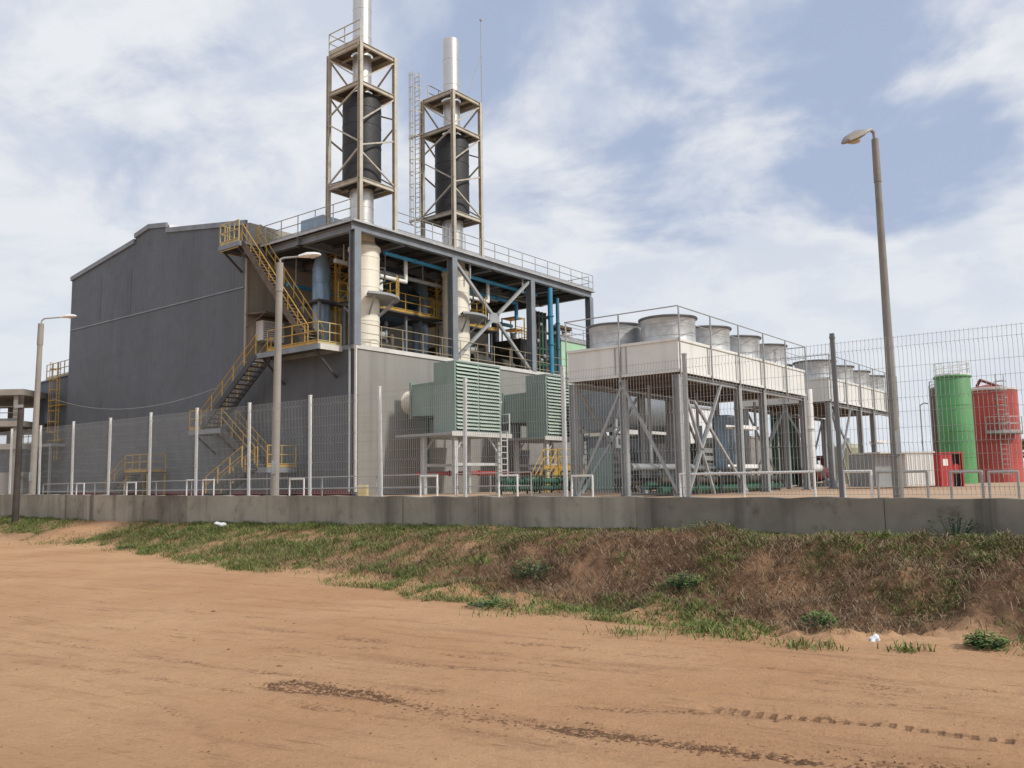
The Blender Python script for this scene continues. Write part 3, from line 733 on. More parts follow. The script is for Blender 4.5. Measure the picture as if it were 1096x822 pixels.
rail(t1, [(2.4, 2.45, 9.6), (0, 2.45, 9.6), (0, 0, 9.6)], 1.15, 1.2, 'tower', .03)
rail(t2, [(2.4, 2.45, 9.6), (0.5, 2.45, 9.6)], 1.15, 1.2, 'tower', .03)
def caged_ladder(parent, x, y, z0, z1, m, dx=0, r=.38):
    mb = MB()
    for sgn in (-1, 1): mb.tube((x, y+sgn*.22, z0), (x, y+sgn*.22, z1), .028, 6)
    k = z0+.3
    while k < z1: mb.tube((x, y-.22, k), (x, y+.22, k), .018, 5); k += .3
    o = mb.build('ladder', m, parent)
    c = MB(); k = z0+2.0
    hp = [(x-r+math.cos(a)*-r*0 - .0 - (math.sin(a))*r*1.6+r, y+math.cos(a)*r) for a in np.linspace(0, PI, 9)]
    while k <= z1+.01:
        for p, q in zip(hp[:-1], hp[1:]): c.bar((*p, k), (*q, k), .012, .05)
        k += .75
    for i in (1, 3, 4, 5, 7): c.bar((*hp[i], z0+2.0), (*hp[i], z1), .04, .012)
    c.build('safety_cage', m, o); return o
caged_ladder(t2, -.12, 2.72, .0, 11.2, 'tower')
MB().bar((-.25, 2.2, 2.2), (-.25, 3.3, 2.2), .1, .12).build('ladder_bracket', 'tower', t2)
MB().bar((-.25, 2.2, 7.35), (-.25, 3.3, 7.35), .1, .12).build('ladder_bracket', 'tower', t2)
mast = plant('lightning_mast', 'thin grey lightning rod braced to the right stack tower', 'lightning rod', 10.05, 0, 22.5)
MB().tube((0,0,-.3), (0,0,7.2), .035, 6, .025).ball((0,0,7.25), .09, 8).build('rod', 'grey_steel', mast)
MB().tube((-1.1,.1,2.3), (-.02,0,5.0), .022, 6).build('stay', 'grey_steel', mast)
MB().box(-.3, .03, -.05, .05, -.2, -.1).box(-.3, .03, -.05, .05, 1.3, 1.4).build('clamp', 'tower', mast)
rb = plant('roof_duct_box', 'grey blue boxed duct on the canopy roof left of the first stack', 'duct', .35, 3.4, 14.78)
bevel(MB().prism([(-1.2,0), (1.3,0), (1.3,.95), (-.5,.95), (-1.2,.4)], 0, -.1, 1.4).build('casing', 'pale_blue', rb), .03)
MB().box(-.14, 1.44, -1.24, 1.34, 0, .08).build('base_frame', 'blue_steel', rb)

# ------------------------------------------------------------------ vessels under the canopy
def build_vessel():
    t = plant('boiler_vessel', 'cream clad upright vessel behind the canopy corner post, with ring walkway', 'vessel', 1.92, 1.5, 8.4, 'cream vessels under the canopy')
    v = MB(); v.lathe([(0,.0), (.8,0), (.8,5.35), (.86,5.4), (.86,5.55), (.55,5.85), (.55,6.2)], n=40)
    for z in (.6, 1.6, 2.5, 3.4, 4.3, 5.0): v.lathe([(.8,z-.04), (.818,z-.03), (.818,z+.03), (.8,z+.04)], n=40)
    v.build('shell', 'cream', t)
    w = MB(); A0, A1 = -2.2, 1.7
    w.lathe([(.83,2.78), (1.85,2.78), (1.85,2.9), (.83,2.9)], n=30, a0=A0, a1=A1, smooth=False)
    o = w.build('ring_walkway', 'grey_steel', t)
    for a in np.linspace(A0+.2, A1-.2, 5): MB().bar((.8*math.cos(a), .8*math.sin(a), 1.9), (1.7*math.cos(a), 1.7*math.sin(a), 2.7), .07).build('bracket', 'grey_steel', o)
    an = np.linspace(-1.1, A1, 9)
    rail(t, [(1.8*math.cos(a), 1.8*math.sin(a), 2.9) for a in an], 1.1, 1.0, 'yellow', .026)
    MB().path([(.75, -.35, 4.6), (1.0, -.5, 4.6), (1.0, -.5, 3.9), (.72,-.38,3.7)], .05).build('side_pipe', 'deck', t)
    n = MB().tube((.7, -.45, .95), (.98, -.63, .95), .2, 14).tube((.95, -.61, .95), (1.0, -.645, .95), .26, 14)
    n.build('manhole', 'grey_steel', t)
    n = MB().tube((.6, .1, 3.6), (1.25, .1, 3.6), .14, 12).tube((1.25,.1,3.6), (1.25,.1,4.1), .14, 12).ball((1.25,.1,3.6), .16, 10)
    n.build('nozzle', 'white_paint', t)
    MB().bar((1.15, .7, .0), (1.15, .7, 2.7), .09).build('post', 'yellow', t)
    return t
bv = build_vessel()
dup(bv, W(9.2, 1.5, 8.4), 'cream clad upright vessel behind the second canopy post, with ring walkway')
def build_blue():
    t = plant('blue_vessel', 'pale blue upright vessel under the canopy above the stair landing', 'vessel', 1.95, 5, 8.4, 'blue vessels under the canopy')
    v = MB(); v.lathe([(0,.3), (.45,.5), (.5,3.1), (.5,5.0), (.35,5.6), (.3,6.0)], n=32)
    for z in (3.2, 4.2, 4.9): v.lathe([(.5,z-.03), (.52,z-.02), (.52,z+.02), (.5,z+.03)], n=32)
    v.build('shell', 'pale_blue', t)
    MB().box(-.9, 1.2, -.9, .9, 3.0, 3.12).build('platform', 'deck', t)
    for x, y in ((-.7,-.7), (1.0,-.7), (-.7,.7), (1.0,.7)): MB().bar((x, y, 0), (x, y, 3.0), .14).build('leg', 'blue_steel', t)
    return t
bl = build_blue()
dup(bl, W(9.75, 5, 8.4), 'blue upright vessel in shade between the second and third canopy posts')
def build_cage():
    t = plant('yellow_ladder_tower', 'yellow ladder cage standing left of the canopy corner post', 'ladder', 3.1, 5, 11.45, 'yellow ladder cages under the canopy')
    for x, y in ((-.5,-.4), (.5,-.4), (-.5,.4), (.5,.4)): MB().bar((x, y, -3.0), (x, y, 3.9), .1).build('leg', 'yellow', t)
    for i in range(8):
        z = -.1+i*.5; mb = MB()
        for p, q in (((-.5,-.4),(.5,-.4)), ((-.5,.4),(.5,.4)), ((-.5,-.4),(-.5,.4)), ((.5,-.4),(.5,.4))): mb.bar((*p, z), (*q, z), .05)
        mb.build('rung_frame', 'yellow', t)
    for i in range(4): MB().bar((-.5, -.41, i*.95), (.5, -.41, (i+1)*.95), .05).build('diagonal', 'yellow', t)
    return t
cg = build_cage()
dup(cg, W(11.3, 5, 11.45), 'yellow ladder cage in shade left of the second canopy post')
du = plant('exhaust_duct', 'dark teal boxed duct hanging under the canopy between two vessels', 'duct', 6.2, 4.6, 8.4)
bevel(MB().box(-.2, 1.6, -.5, 1.2, 2.6, 5.8).build('casing', 'navy', du), .04)
MB().tube((1.6, .3, 4.4), (2.9, .3, 4.4), .55, 20).build('branch', 'navy', du)
for x in (0, 1.4): MB().bar((x, -.3, 0), (x, -.3, 2.6), .14).build('leg', 'blue_steel', du)
for (a, b, w, h, lab) in ((5.0, 3.2, 1.6, 1.5, 'dark pump set on the terrace right of the first cream vessel'), (13.0, 3.0, 2.2, 1.9, 'dark pump set on the terrace behind the crossed braces'), (17.0, 4.0, 1.8, 2.2, 'dark pump set on the terrace left of the blue risers')):
    k = plant('pump_set', lab, 'pump', a, b, 8.4, 'pump sets on the terrace')
    bevel(MB().box(-w/2, w/2, -.6, .6, 0, .25).build('skid', 'deck', k), .02)
    MB().tube((-w*.4, 0, h*.45), (w*.1, 0, h*.45), .42, 18).tube((-w*.43,0,h*.45), (-w*.4,0,h*.45), .46, 18).build('motor', 'machinery', k)
    MB().tube((w*.1, 0, h*.45), (w*.42, 0, h*.45), .3, 16).build('volute', 'deck', k)
    MB().path([(w*.35, 0, h*.5), (w*.35, 0, h), (w*.35, .9, h)], .14).build('discharge', 'grate', k)
yp = plant('yellow_access_platform', 'small yellow railed platform seen through the right crossed brace', 'platform', 23.0, 7.5, 10.0)
MB().box(-1.2, 1.2, -.8, .8, 1.9, 2.0).build('deck', 'yellow', yp)
for x in (-1.1, 1.1):
    for y in (-.7, .7): MB().bar((x, y, -9), (x, y, 1.9), .1).build('leg', 'yellow', yp)
rail(yp, [(-1.2,-.75,2.0), (1.2,-.75,2.0), (1.2,.75,2.0)], 1.1, .8, 'yellow', .03)
for z in (2.9, 3.8): MB().box(-1.1, 0, -.7, .6, z, z+.08).build('shelf', 'yellow', yp)
for x in (-1.1, 0):
    for y in (-.7, .6): MB().bar((x, y, 2.0), (x, y, 3.9), .08).build('upright', 'yellow', yp)
pr = plant('pipe_manifold', 'dark upright pipe manifold with pale insulated valves left of the blue risers', 'pipework', 18.5, 2.5, 8.4)
for k in range(4):
    MB().tube((k*.38, 0, 0), (k*.38, 0, 4.8), .12, 12).build('riser', ['deck', 'machinery', 'green_pipe', 'deck'][k], pr)
for z in (1.1, 2.2, 3.4, 4.5): MB().tube((-.4, .0, z), (1.6, .0, z), .1, 12).build('header', 'machinery' if z > 3 else 'green_pipe', pr)
for k, z in ((0, 2.7), (1, 3.9), (2, 1.7), (1, 1.4)): MB().tube((k*.38-.12, -.14, z), (k*.38+.12, -.14, z), .13, 10).build('valve', 'galv', pr)
for a, b, l, w_, h, lab in ((14.6, 6.2, 4.4, 2.2, 2.0, 'long dark machinery housing on the terrace behind the crossed braces'), (20.6, 5.2, 3.6, 2.4, 3.1, 'tall dark machinery housing on the terrace behind the blue risers')):
    k = plant('machinery_housing', lab, 'machine', a, b, 8.4, 'machinery housings on the terrace')
    bevel(MB().box(-l/2, l/2, -w_/2, w_/2, .1, h).build('casing', 'machinery', k), .05)
    for j in range(3): MB().box(-l/2+.15+j*l/3, -l/2-.15+(j+1)*l/3, -w_/2-.04, -w_/2-.003, .3, h-.3).build('panel', 'green_pipe' if j == 1 else 'machinery', k)
    for x in (-l*.3, l*.25): MB().lathe([(.22,h-.05), (.22,h+.5), (.3,h+.55), (0,h+.6)], (x, 0, 0), 16).build('vent', 'galv', k)
    MB().tube((-l/2, -w_/2-.15, h*.6), (l/2, -w_/2-.15, h*.6), .09, 10).build('side_pipe', 'grate', k)
mz = plant('mezzanine_walkway', 'yellow railed walkway at mid height inside the canopy bay', 'walkway', 2.6, 3.1, 11.3)
MB().box(0, 12.0, -.4, .5, -.08, 0).build('deck', 'deck', mz)
rail(mz, [(0, -.38, 0), (12.0, -.38, 0)], 1.1, 1.2, 'yellow', .026)
for x in (.2, 4.0, 8.0, 11.8): MB().bar((x, 0, -2.9), (x, 0, -.08), .13).build('post', 'blue_steel', mz)
for k, (a0_, b_, z_, m_, lab) in enumerate(((.6, 2.3, 13.2, 'grey_steel', 'grey pipe slung under the canopy behind the first cream vessel'), (.8, 6.5, 12.6, 'blue', 'deep set blue pipe under the canopy before the hall wall'))):
    t_ = plant('service_pipe', lab, 'pipe', a0_, b_, z_)
    MB().tube((0, 0, 0), (13.5, 0, 0), .12, 12).build('pipe', m_, t_)
    for j in range(5): MB().bar((.6+j*3, 0, .1), (.6+j*3, 0, 14.2-z_), .05).build('hanger', 'grey_steel', t_)
# blue pipes
def pipe_thing(name, label, cat, pts, r, m, group=None, n=14, flanges=True):
    base = Vector(pts[0]); t = plant(name, label, cat, base.x, base.y, base.z, group)
    P = [Vector(p)-base for p in pts]
    MB().path(P, r, n).build('pipe', m, t)
    if flanges:
        fm = MB().tube((0,0,-.03), (0,0,.03), r*1.4, n).mesh('flange', M[m]); pipe = t.children[0]
        for p, q in zip(P[:-1], P[1:]):
            d = (q-p); L = d.length; d.normalize()
            for k in range(1, int(L/2.4)+1):
                c = p+d*(k*L/(int(L/2.4)+1)); f = bpy.data.objects.new('flange', fm); COL.objects.link(f); f.parent = pipe; f.location = c; f.rotation_euler = d.to_track_quat('Z', 'Y').to_euler()
    return t
pipe_thing('blue_pipe', 'upper long blue pipe slung under the canopy roof', 'pipe', [(2.9,1.0,13.85), (16.6,1.0,13.75)], .11, 'blue', 'blue pipes')
pipe_thing('blue_pipe', 'lower short blue pipe slung under the canopy between the middle posts', 'pipe', [(9.5,2.2,13.3), (16.0,2.2,13.3), (16.0,2.2,12.2)], .13, 'blue', 'blue pipes')
pipe_thing('blue_pipe', 'thicker bright blue riser beside the third canopy post', 'pipe', [(16.75,-.02,14.1), (16.75,-.02,8.5)], .17, 'blue', 'blue pipes')
pipe_thing('blue_pipe', 'thinner pale blue riser right of the bright blue one', 'pipe', [(17.75,.1,13.6), (17.75,.1,8.5)], .12, 'teal', 'blue pipes')
pipe_thing('blue_pipe', 'level blue pipe against the sky behind the crossed braces', 'pipe', [(14.0,8.0,13.4), (23.0,8.0,13.4)], .14, 'blue', 'blue pipes')
pipe_thing('white_elbow_pipe', 'white cranked pipe beside the first cream vessel', 'pipe', [(3.0,1.5,12.7), (5.0,1.5,12.7), (5.0,1.5,13.9)], .11, 'white_paint', 'white elbow pipes', flanges=False)
pipe_thing('white_elbow_pipe', 'white cranked pipe beside the second cream vessel', 'pipe', [(10.2,1.5,12.7), (12.2,1.5,12.7), (12.2,1.5,13.9)], .11, 'white_paint', 'white elbow pipes', flanges=False)
def build_mint():
    t = plant('green_filter_house', 'mint green box housing with capped vents seen between canopy and cooling units', 'plant housing', 26.2, 5.5)
    bevel(MB().box(-2.4, 2.5, -1.5, 2.5, 0, 11.1).build('casing', 'mint', t), .05)
    MB().box(-2.6, 2.6, -1.6, 2.6, 10.95, 11.12).build('roof_edge', 'grey_steel', t)
    for x in (-2.1, -.9): 
        o = MB().lathe([(.35,11.1), (.35,11.9), (.5,11.95), (.5,12.1), (0,12.35)], (x,-.9,0), 18).build('vent', 'brown_silo', t)
        MB().lathe([(.37,11.45), (.37,11.7)], (x,-.9,0), 18).build('band', 'white_paint', o)
    rail(t, [(-2.4,-1.4,11.12), (2.4,-1.4,11.12)], 1.0, 1.4, 'grey_steel')
    MB().box(-.3, .5, -1.53, -1.502, 9.4, 10.1).build('hatch', 'louvre_green', t)
build_mint()

# ------------------------------------------------------------------ air intakes
def build_intake():
    t = plant('air_intake', 'nearer sage green louvred air intake box on a legged platform', 'air intake', 4.35, -3.5, YARD, 'louvred air intakes')
    x0, x1, y0, y1, z0, z1 = -1.75, 1.75, -.7, .7, 3.0, 6.5
    MB().box(x0, x1, y0+.06, y1, z0, z1).build('filter_box', 'louvre_green', t)
    fr = MB()
    for xx in (x0+.03, x1-.03): fr.bar((xx, y0+.02, z0), (xx, y0+.02, z1), .07, .14)
    fr.bar((0, y0, z0), (0, y0, z1), .05, .12)
    for zz in (z0+.04, z1-.04): fr.bar((x0, y0+.021, zz), (x1, y0+.021, zz), .13, .08)
    o = fr.build('louvre_frame', 'louvre_green', t)
    MB().box(x0+.05, x1-.05, y0+.045, y0+.058, z0+.05, z1-.05).build('dark_back', 'dark', o)  # near-black sheet, painted shade between the slats
    sl = MB()
    for k in range(18):
        z = z0+.16+k*(z1-z0-.25)/18
        for xa, xb in ((x0+.07, -.03), (.03, x1-.07)):
            sl.add([(xa, y0-.10, z), (xb, y0-.10, z), (xb, y0+.035, z+.13), (xa, y0+.035, z+.13), (xa, y0-.10, z+.012), (xb, y0-.10, z+.012), (xb, y0+.035, z+.142), (xa, y0+.035, z+.142)],
                   [(0,1,2,3), (7,6,5,4), (0,4,5,1), (3,2,6,7), (0,3,7,4), (1,5,6,2)])
    sl.build('louvre_slats', 'louvre_slat', o)
    d = MB().add([(x0+.25,y1,z0+.9), (x1-.4,y1,z0+.9), (x1-.4,y1,z0+2.6), (x0+.25,y1,z0+2.6), (x0+.25,y1+1.85,z0+.95), (x1-.4,y1+1.85,z0+.95), (x1-.4,y1+1.85,z0+2.55), (x0+.25,y1+1.85,z0+2.55)],
                 [(0,3,2,1), (4,5,6,7), (0,1,5,4), (1,2,6,5), (2,3,7,6), (3,0,4,7)])
    d = d.build('duct', 'louvre_green', t)
    f = MB()
    for yy in (y1+.06, y1+1.8): f.box(x0+.17, x1-.32, yy-.05, yy+.05, z0+.84, z0+2.66)
    f.build('duct_flange', 'louvre_green', d)
    b = MB().lathe([(.78,0), (.92,.1), (.8,.45), (.86,.8), (.95,.95)], n=28).build('wall_bellows', 'cream', t)
    b.rotation_euler = (-PI/2, 0, 0); b.location = (-.62, y1+1.87, z0+1.75); b.scale = (.66, .66, 1.0)
    MB().tube((x0+.6, y1+1.0, 1.2), (x0+.6, y1+1.0, z0+.9), .11, 10).build('drain_pipe', 'green_pipe', t)
    pl = MB().box(x0-.5, x1+.6, y0-.25, y1+2.2, z0-.14, z0-.02).build('platform', 'grey_steel', t)
    MB().box(x0-.52, x1+.62, y0-.27, y0-.251, z0-.2, z0+.02).build('kick_plate', 'trim', pl)
    for x in (x0+.05, x1-.1):
        for y in (y0+.1, y1+.75):
            MB().ibeam((x, y, 0), (x, y, z0-.14), .22, .22, .025, up=(0,1,0)).build('leg', 'fence_post', t)
            MB().bar((x, y, z0-1.0), (x+(.75 if x < 0 else -.75), y, z0-.16), .07).build('knee_brace', 'fence_post', t)
    for y in (y0+.1, y1+.75): MB().bar((x0+.05, y, 1.45), (x1-.1, y, 1.45), .14).build('tie_beam', 'fence_post', t)
    rail(t, [(x1+.5, y0-.2, z0), (x1+.5, y1+2.0, z0)], 1.05, 1.2, 'white_paint', .028)
    mb = MB()
    for x in (x1-.35, x1+.15): mb.tube((x, y0-.3, 0), (x, y0-.3, z0+.1), .04, 6)
    for k in range(9): mb.tube((x1-.35, y0-.3, .25+k*.3), (x1+.15, y0-.3, .25+k*.3), .025, 6)
    mb.build('ladder', 'fence_post', t)
    return t
ai = build_intake()
dup(ai, W(11.95, -3.5, YARD), 'farther sage green louvred air intake box, partly behind the cooling unit legs')

# ------------------------------------------------------------------ cooling units
def build_cooler(label, n_fans=4):
    t = plant('cooling_unit', label, 'cooling unit', -3.0, -18.97, YARD, 'raised fan cooling units')
    L = 12.1; B = 4.35; z0 = 4.1; z1 = 5.18
    c = MB()
    c.box(0, L, 0, .06, z0, z1); c.box(0, L, B-.06, B, z0, z1); c.box(0, .06, .06, B-.06, z0, z1); c.box(L-.06, L, .06, B-.06, z0, z1)
    c.build('casing', 'box_white', t)
    MB().box(.05, L-.05, .05, B-.05, z1-.06, z1-.02).build('top_panel', 'box_white', t)
    MB().box(.05, L-.05, .05, B-.05, z0+.02, z0+.1).build('coil_bundle', 'coil', t)
    e = MB()
    for k in range(9): e.box(.3+k*L/9, .42+k*L/9, .05, B-.05, z0-.02, z0+.03)
    e.build('coil_support', 'coil', t)
    e = MB()
    for yy in (-.025, B+.025): e.box(-.03, L+.03, yy-.02, yy+.02, z0-.03, z0+.06); e.box(-.03, L+.03, yy-.02, yy+.02, z1-.06, z1+.03)
    for xx in (-.025, L+.025): e.box(xx-.02, xx+.02, 0.0, B, z0-.03, z0+.06); e.box(xx-.02, xx+.02, 0.0, B, z1-.06, z1+.03)
    e.build('edge_trim', 'box_white', t)
    s = MB()
    for k in range(1, 5):
        for dx in (-.16, .16): s.box(k*L/5*.995+dx-.02, k*L/5*.995+dx+.02, -.025, -.002, z0+.07, z1-.07)
    for dy in (-.22, .0, .22): s.box(-.025, -.002, B/2+dy-.02, B/2+dy+.02, z0+.07, z1-.07)
    s.build('panel_joint', 'grey_steel', t)
    fm = MB(); fm.lathe([(.98,0), (.945,.06), (.94,.4), (.945,.82), (.97,.9), (.97,.93), (.9,.93), (.87,.8), (.86,.4), (.86,.05)], n=40)
    for zz in (.3, .62): fm.lathe([(.94,zz-.02), (.952,zz-.015), (.952,zz+.015), (.94,zz+.02)], n=40)
    fm = fm.mesh('fan_stack', M['galv'])
    bmb = MB(); bmb.lathe([(0,.35), (.16,.35), (.16,.55), (0,.6)], n=16)
    for k in range(6):
        a = k*PI/3; ca, sa = math.cos(a), math.sin(a)
        bmb.add([(.14*ca-.06*sa, .14*sa+.06*ca, .50), (.8*ca-.12*sa, .8*sa+.12*ca, .47), (.8*ca+.12*sa, .8*sa-.12*ca, .41), (.14*ca+.06*sa, .14*sa-.06*ca, .40)], [(0,1,2,3)])
    bmb = bmb.mesh('fan_blades', M['fan_black'])
    gmb = MB()
    for k in range(-3, 4):
        h = math.sqrt(max(0, .95**2-(k*.26)**2)); gmb.tube((k*.26, -h, .96), (k*.26, h, .96), .008, 5); gmb.tube((-h, k*.26, .96), (h, k*.26, .96), .008, 5)
    gmb = gmb.mesh('fan_guard', M['galv_rail'])
    rmb = MB().lathe([(.96,.90), (1.03,.93), (1.04,.96), (1.03,.985), (.9,.985), (.9,.935)], n=40).mesh('fan_rim', M['rim'])
    for k in range(n_fans):
        for y in (1.1, B-1.1):
            o = bpy.data.objects.new('fan_stack', fm); COL.objects.link(o); o.parent = t; o.location = (1.5+2.9*k, y, z1)
            for nm, me in (('fan_blades', bmb), ('fan_guard', gmb), ('fan_rim', rmb)):
                q = bpy.data.objects.new(nm, me); COL.objects.link(q); q.parent = o
    cols = (.12, 5.0, 7.4, L-.12)
    for x in cols:
        for y in (.12, B-.12):
            lg = MB().ibeam((x, y, 0), (x, y, z0-.1), .24, .24, .025, up=(0,1,0)).build('leg', 'grey_steel', t)
            MB().box(x-.2, x+.2, y-.2, y+.2, 0, .04).build('base_plate', 'grey_steel', lg)
    MB().ibeam((.12, B/2, 0), (.12, B/2, z0-.1), .22, .22, .025, up=(0,1,0)).build('leg', 'grey_steel', t)
    for y in (.12, B-.12): MB().ibeam((.1, y, z0-.16), (L-.1, y, z0-.16), .16, .14, .02).build('long_beam', 'grey_steel', t)
    def br(p, q, w=.085): MB().bar(p, q, w).build('brace', 'grey_steel', t)
    br((.08, B/2, z0-.3), (.08, .2, .1)); br((.08, B/2, z0-.3), (.08, B-.2, .1))
    br((.4, .07, z0-.4), (2.5, .07, .05)); br((3.4, .07, z0-.2), (.5, .07, .05)); br((1.4, .17, z0-.9), (5.6, .17, .05), .09)
    br((L-.3, B-.07, z0-.4), (L-3.4, B-.07, .05)); br((L-3.4, B-.07, z0-.4), (L-.3, B-.07, .05))
    br((.5, B-.1, z0-.3), (4.7, B-.1, .1)); br((4.7, B-.1, z0-.3), (.5, B-.1, .1))
    # guard rail with tall posts up the outside of the casing
    r_ = MB(); zt = z1+1.08
    ring = [(-.07,-.07), (L+.07,-.07), (L+.07,B+.07), (-.07,B+.07), (-.07,-.07)]
    for zz in (zt, zt-.5):
        for p, q in zip(ring[:-1], ring[1:]): r_.tube((*p, zz), (*q, zz), .022 if zz == zt else .012, 6)
    ro = r_.build('guard_rail', 'grey_steel', t)
    pm = MB().tube((0,0,0), (0,0,zt-z0+.2), .032, 6).mesh('rail_post', M['grey_steel'])
    for k in range(6):
        for y in (-.08, B+.08):
            o = bpy.data.objects.new('rail_post', pm); COL.objects.link(o); o.parent = ro; o.location = (.0+k*2.42, y, z0-.2)
    o = bpy.data.objects.new('rail_post', pm); COL.objects.link(o); o.parent = ro; o.location = (-.08, B/2, z0-.2)
    return t
cu = build_cooler('nearer raised cooling unit, white casing with eight round fan rings on grey steel legs')
dup(cu, W(12.35, -18.97, YARD), 'farther raised cooling unit, white casing with fan rings, behind the tall lamp post')
for z, lab in ((3.5, 'upper'), (2.0, 'lower')):
    tr = plant('cable_tray', lab+' white cable tray hung between two legs of the nearer cooling unit', 'cable tray', 2.3, -18.4, z, 'white cable trays')
    MB().box(0, 2.6, -.2, .2, -.02, 0).box(0, 2.6, -.21, -.19, -.06, .08).box(0, 2.6, .19, .21, -.06, .08).build('tray', 'white_paint', tr)
    for x in (.2, 2.4): MB().bar((x, 0, -.08), (x, 0, -.021), .04, .04).build('bracket', 'grey_steel', tr)
wp = pipe_thing('white_downpipe', 'thick white downpipe with bottom elbow between the two cooling units', 'pipe', [(11.4,-18.3,5.6), (11.4,-18.3,1.95), (12.4,-18.3,1.95)], .19, 'white_paint')
MB().bar((0,0,-3.6), (0,0,-4.6), .12).build('support', 'grey_steel', wp)

# ------------------------------------------------------------------ things under and behind the coolers
def build_mid():
    t = plant('horizontal_tank', 'dark grey horizontal tank on a frame behind the nearer cooling unit', 'tank', 11.7, -6.4)
    s = MB().tube((.1, 0, 4.75), (6.9, 0, 4.75), 1.5, 36)
    s.build('shell', 'blue_steel', t); e = MB().ball((6.9, 0, 4.75), 1.48, 28); e.build('end_cap', 'grey_steel', t)
    for x in (.3, 3.5, 6.6):
        for y in (-1.1, 1.1): MB().bar((x, y, 0), (x, y, 4.1), .2).build('leg', 'grey_steel', t)
        MB().bar((x, -1.2, 3.3), (x, 1.2, 3.3), .2, .25).build('saddle', 'grey_steel', t)
    MB().bar((0, -1.25, 3.2), (7.0, -1.25, 3.2), .14, .24).build('side_beam', 'trim', t)
    c = plant('control_cabinet', 'grey green cabinet block under the horizontal tank', 'cabinet', 15.5, -6.2)
    bevel(MB().box(-3.2, 3.4, -.8, .8, .1, 3.0).build('casing', 'blue_steel', c), .03)
    for k in range(6): MB().box(-3.1+k*1.1, -2.12+k*1.1, -.84, -.803, .25, 2.9).build('door', 'grey_steel', c)
    c2 = plant('white_cladding_block', 'white clad plant room glimpsed under the nearer cooling unit', 'plant room', 25.5, -4.0)
    bevel(MB().box(-2.6, 3.0, -1.5, 3, 0, 5.4).build('walls', 'white_sheet', c2), .04)
    MB().box(-2.7, 3.1, -1.6, 3.1, 5.4, 5.55).build('roof', 'grey_steel', c2)
    for x in (-1.5, .4): MB().box(x, x+1.1, -1.54, -1.503, 2.6, 4.2).build('window', 'glass_dk', c2)
    c3 = plant('grey_plant_room', 'grey rendered plant room behind the green risers', 'plant room', 33.0, -7.0)
    bevel(MB().box(-6, 7, -2, 3, 0, 3.2).build('walls', 'pole_dark', c3), .04)
    MB().box(-6, 7, -2.05, 3.05, 3.2, 3.35).build('roof', 'grey_steel', c3)
    MB().box(-1.5, 2.6, -2.3, -2.0, 3.4, 5.6).build('teal_panel', 'teal', c3)
    for x in (-1.3, 2.4): MB().bar((x, -2.1, 3.35), (x, -2.1, 3.6), .1).build('panel_leg', 'grey_steel', c3)
    c4 = plant('switch_kiosk', 'brown grey kiosk standing in the shade under the nearer cooling unit', 'kiosk', 7.5, -12.2)
    bevel(MB().box(-1.2, 1.4, -.6, .6, .15, 2.5).build('casing', 'rim', c4), .03)
    MB().box(-1.35, 1.55, -.75, .75, 2.5, 2.6).build('roof', 'grate', c4); MB().box(-.7, .1, -.63, -.603, .3, 2.2).build('door', 'grey_steel', c4)
    for k in range(4):
        a = [15.6,16.9,18.2,19.5][k]
        pipe_thing('green_riser', ['leftmost', 'second', 'third', 'rightmost'][k]+' of four dark green risers under the far end of the nearer cooling unit', 'pipe',
                   [(a, -14.5, 5.2), (a, -14.5, 1.1)], .17, 'green_pipe', 'green risers')
    gr = plant('green_pipe_rack', 'low dark green pipe rack running along the yard before the lit wall', 'pipe rack', 1.6, -8.0)
    for y, z in ((0, .25), (0, .55), (.35, .25), (.35, .6)): MB().tube((0, y, z), (16.5, y, z), .12, 12).build('pipe', 'green_pipe', gr)
    for k in range(9):
        x = .4+k*1.95; MB().bar((x, -.2, 0), (x, -.2, .85), .07).bar((x, .55, 0), (x, .55, .85), .07).bar((x, -.2, .8), (x, .55, .8), .07).build('stand', 'green_pipe', gr)
    for k in range(12):
        x = .9+k*1.35; MB().tube((x-.03, 0, .25), (x+.03, 0, .25), .19, 14).build('flange', 'green_pipe', gr); MB().tube((x+.4, 0, .55), (x+.46, 0, .55), .19, 14).build('flange', 'green_pipe', gr)
    for k in range(5):
        x = 3+k*2.6; MB().tube((x, -.05, .55), (x, -.05, 1.05), .035, 6).lathe([(.13,1.05), (.16,1.07), (.13,1.09)], (x,-.05,0), 14).build('valve', 'green_pipe', gr)
    pipe_thing('red_pipe', 'long red fire main along the foot of the lit wall', 'pipe', [(2.8,-1.5,2.05), (14.6,-1.5,2.05)], .11, 'red')
    for k in range(5): MB().bar((.3+k*2.7, 0, -1.05), (.3+k*2.7, 0, -.1), .08).build('support', 'grey_steel', bpy.data.objects[[o.name for o in bpy.data.objects if o.name.startswith('red_pipe')][0]])
    ys = plant('yellow_crossover_steps', 'yellow crossover steps over pipes below the farther air intake', 'steps', 8.3, -6.2)
    MB().box(-.6, .7, -.5, .5, 1.12, 1.2).build('landing', 'yellow', ys)
    for x in (-.55, .65):
        for y in (-.45, .45): MB().bar((x, y, 0), (x, y, 1.15), .07).build('leg', 'yellow', ys)
    rail(ys, [(-.6,-.47,1.2), (.7,-.47,1.2)], 1.0, .65, 'yellow', .03)
    rail(ys, [(-.6,.47,1.2), (.7,.47,1.2)], 1.0, .65, 'yellow', .03)
    flight(ys, (-.6, 0, 1.15), (-1.6, 0, .05), .85, 'yellow', 'yellow', Vector((0,1,0)), 5)
    flight(ys, (.7, 0, 1.15), (1.7, 0, .05), .85, 'yellow', 'yellow', Vector((0,1,0)), 5)
    mp = plant('maroon_pump_skid', 'maroon pump skid on the sand under the farther cooling unit', 'pump', 20.5, -15.5)
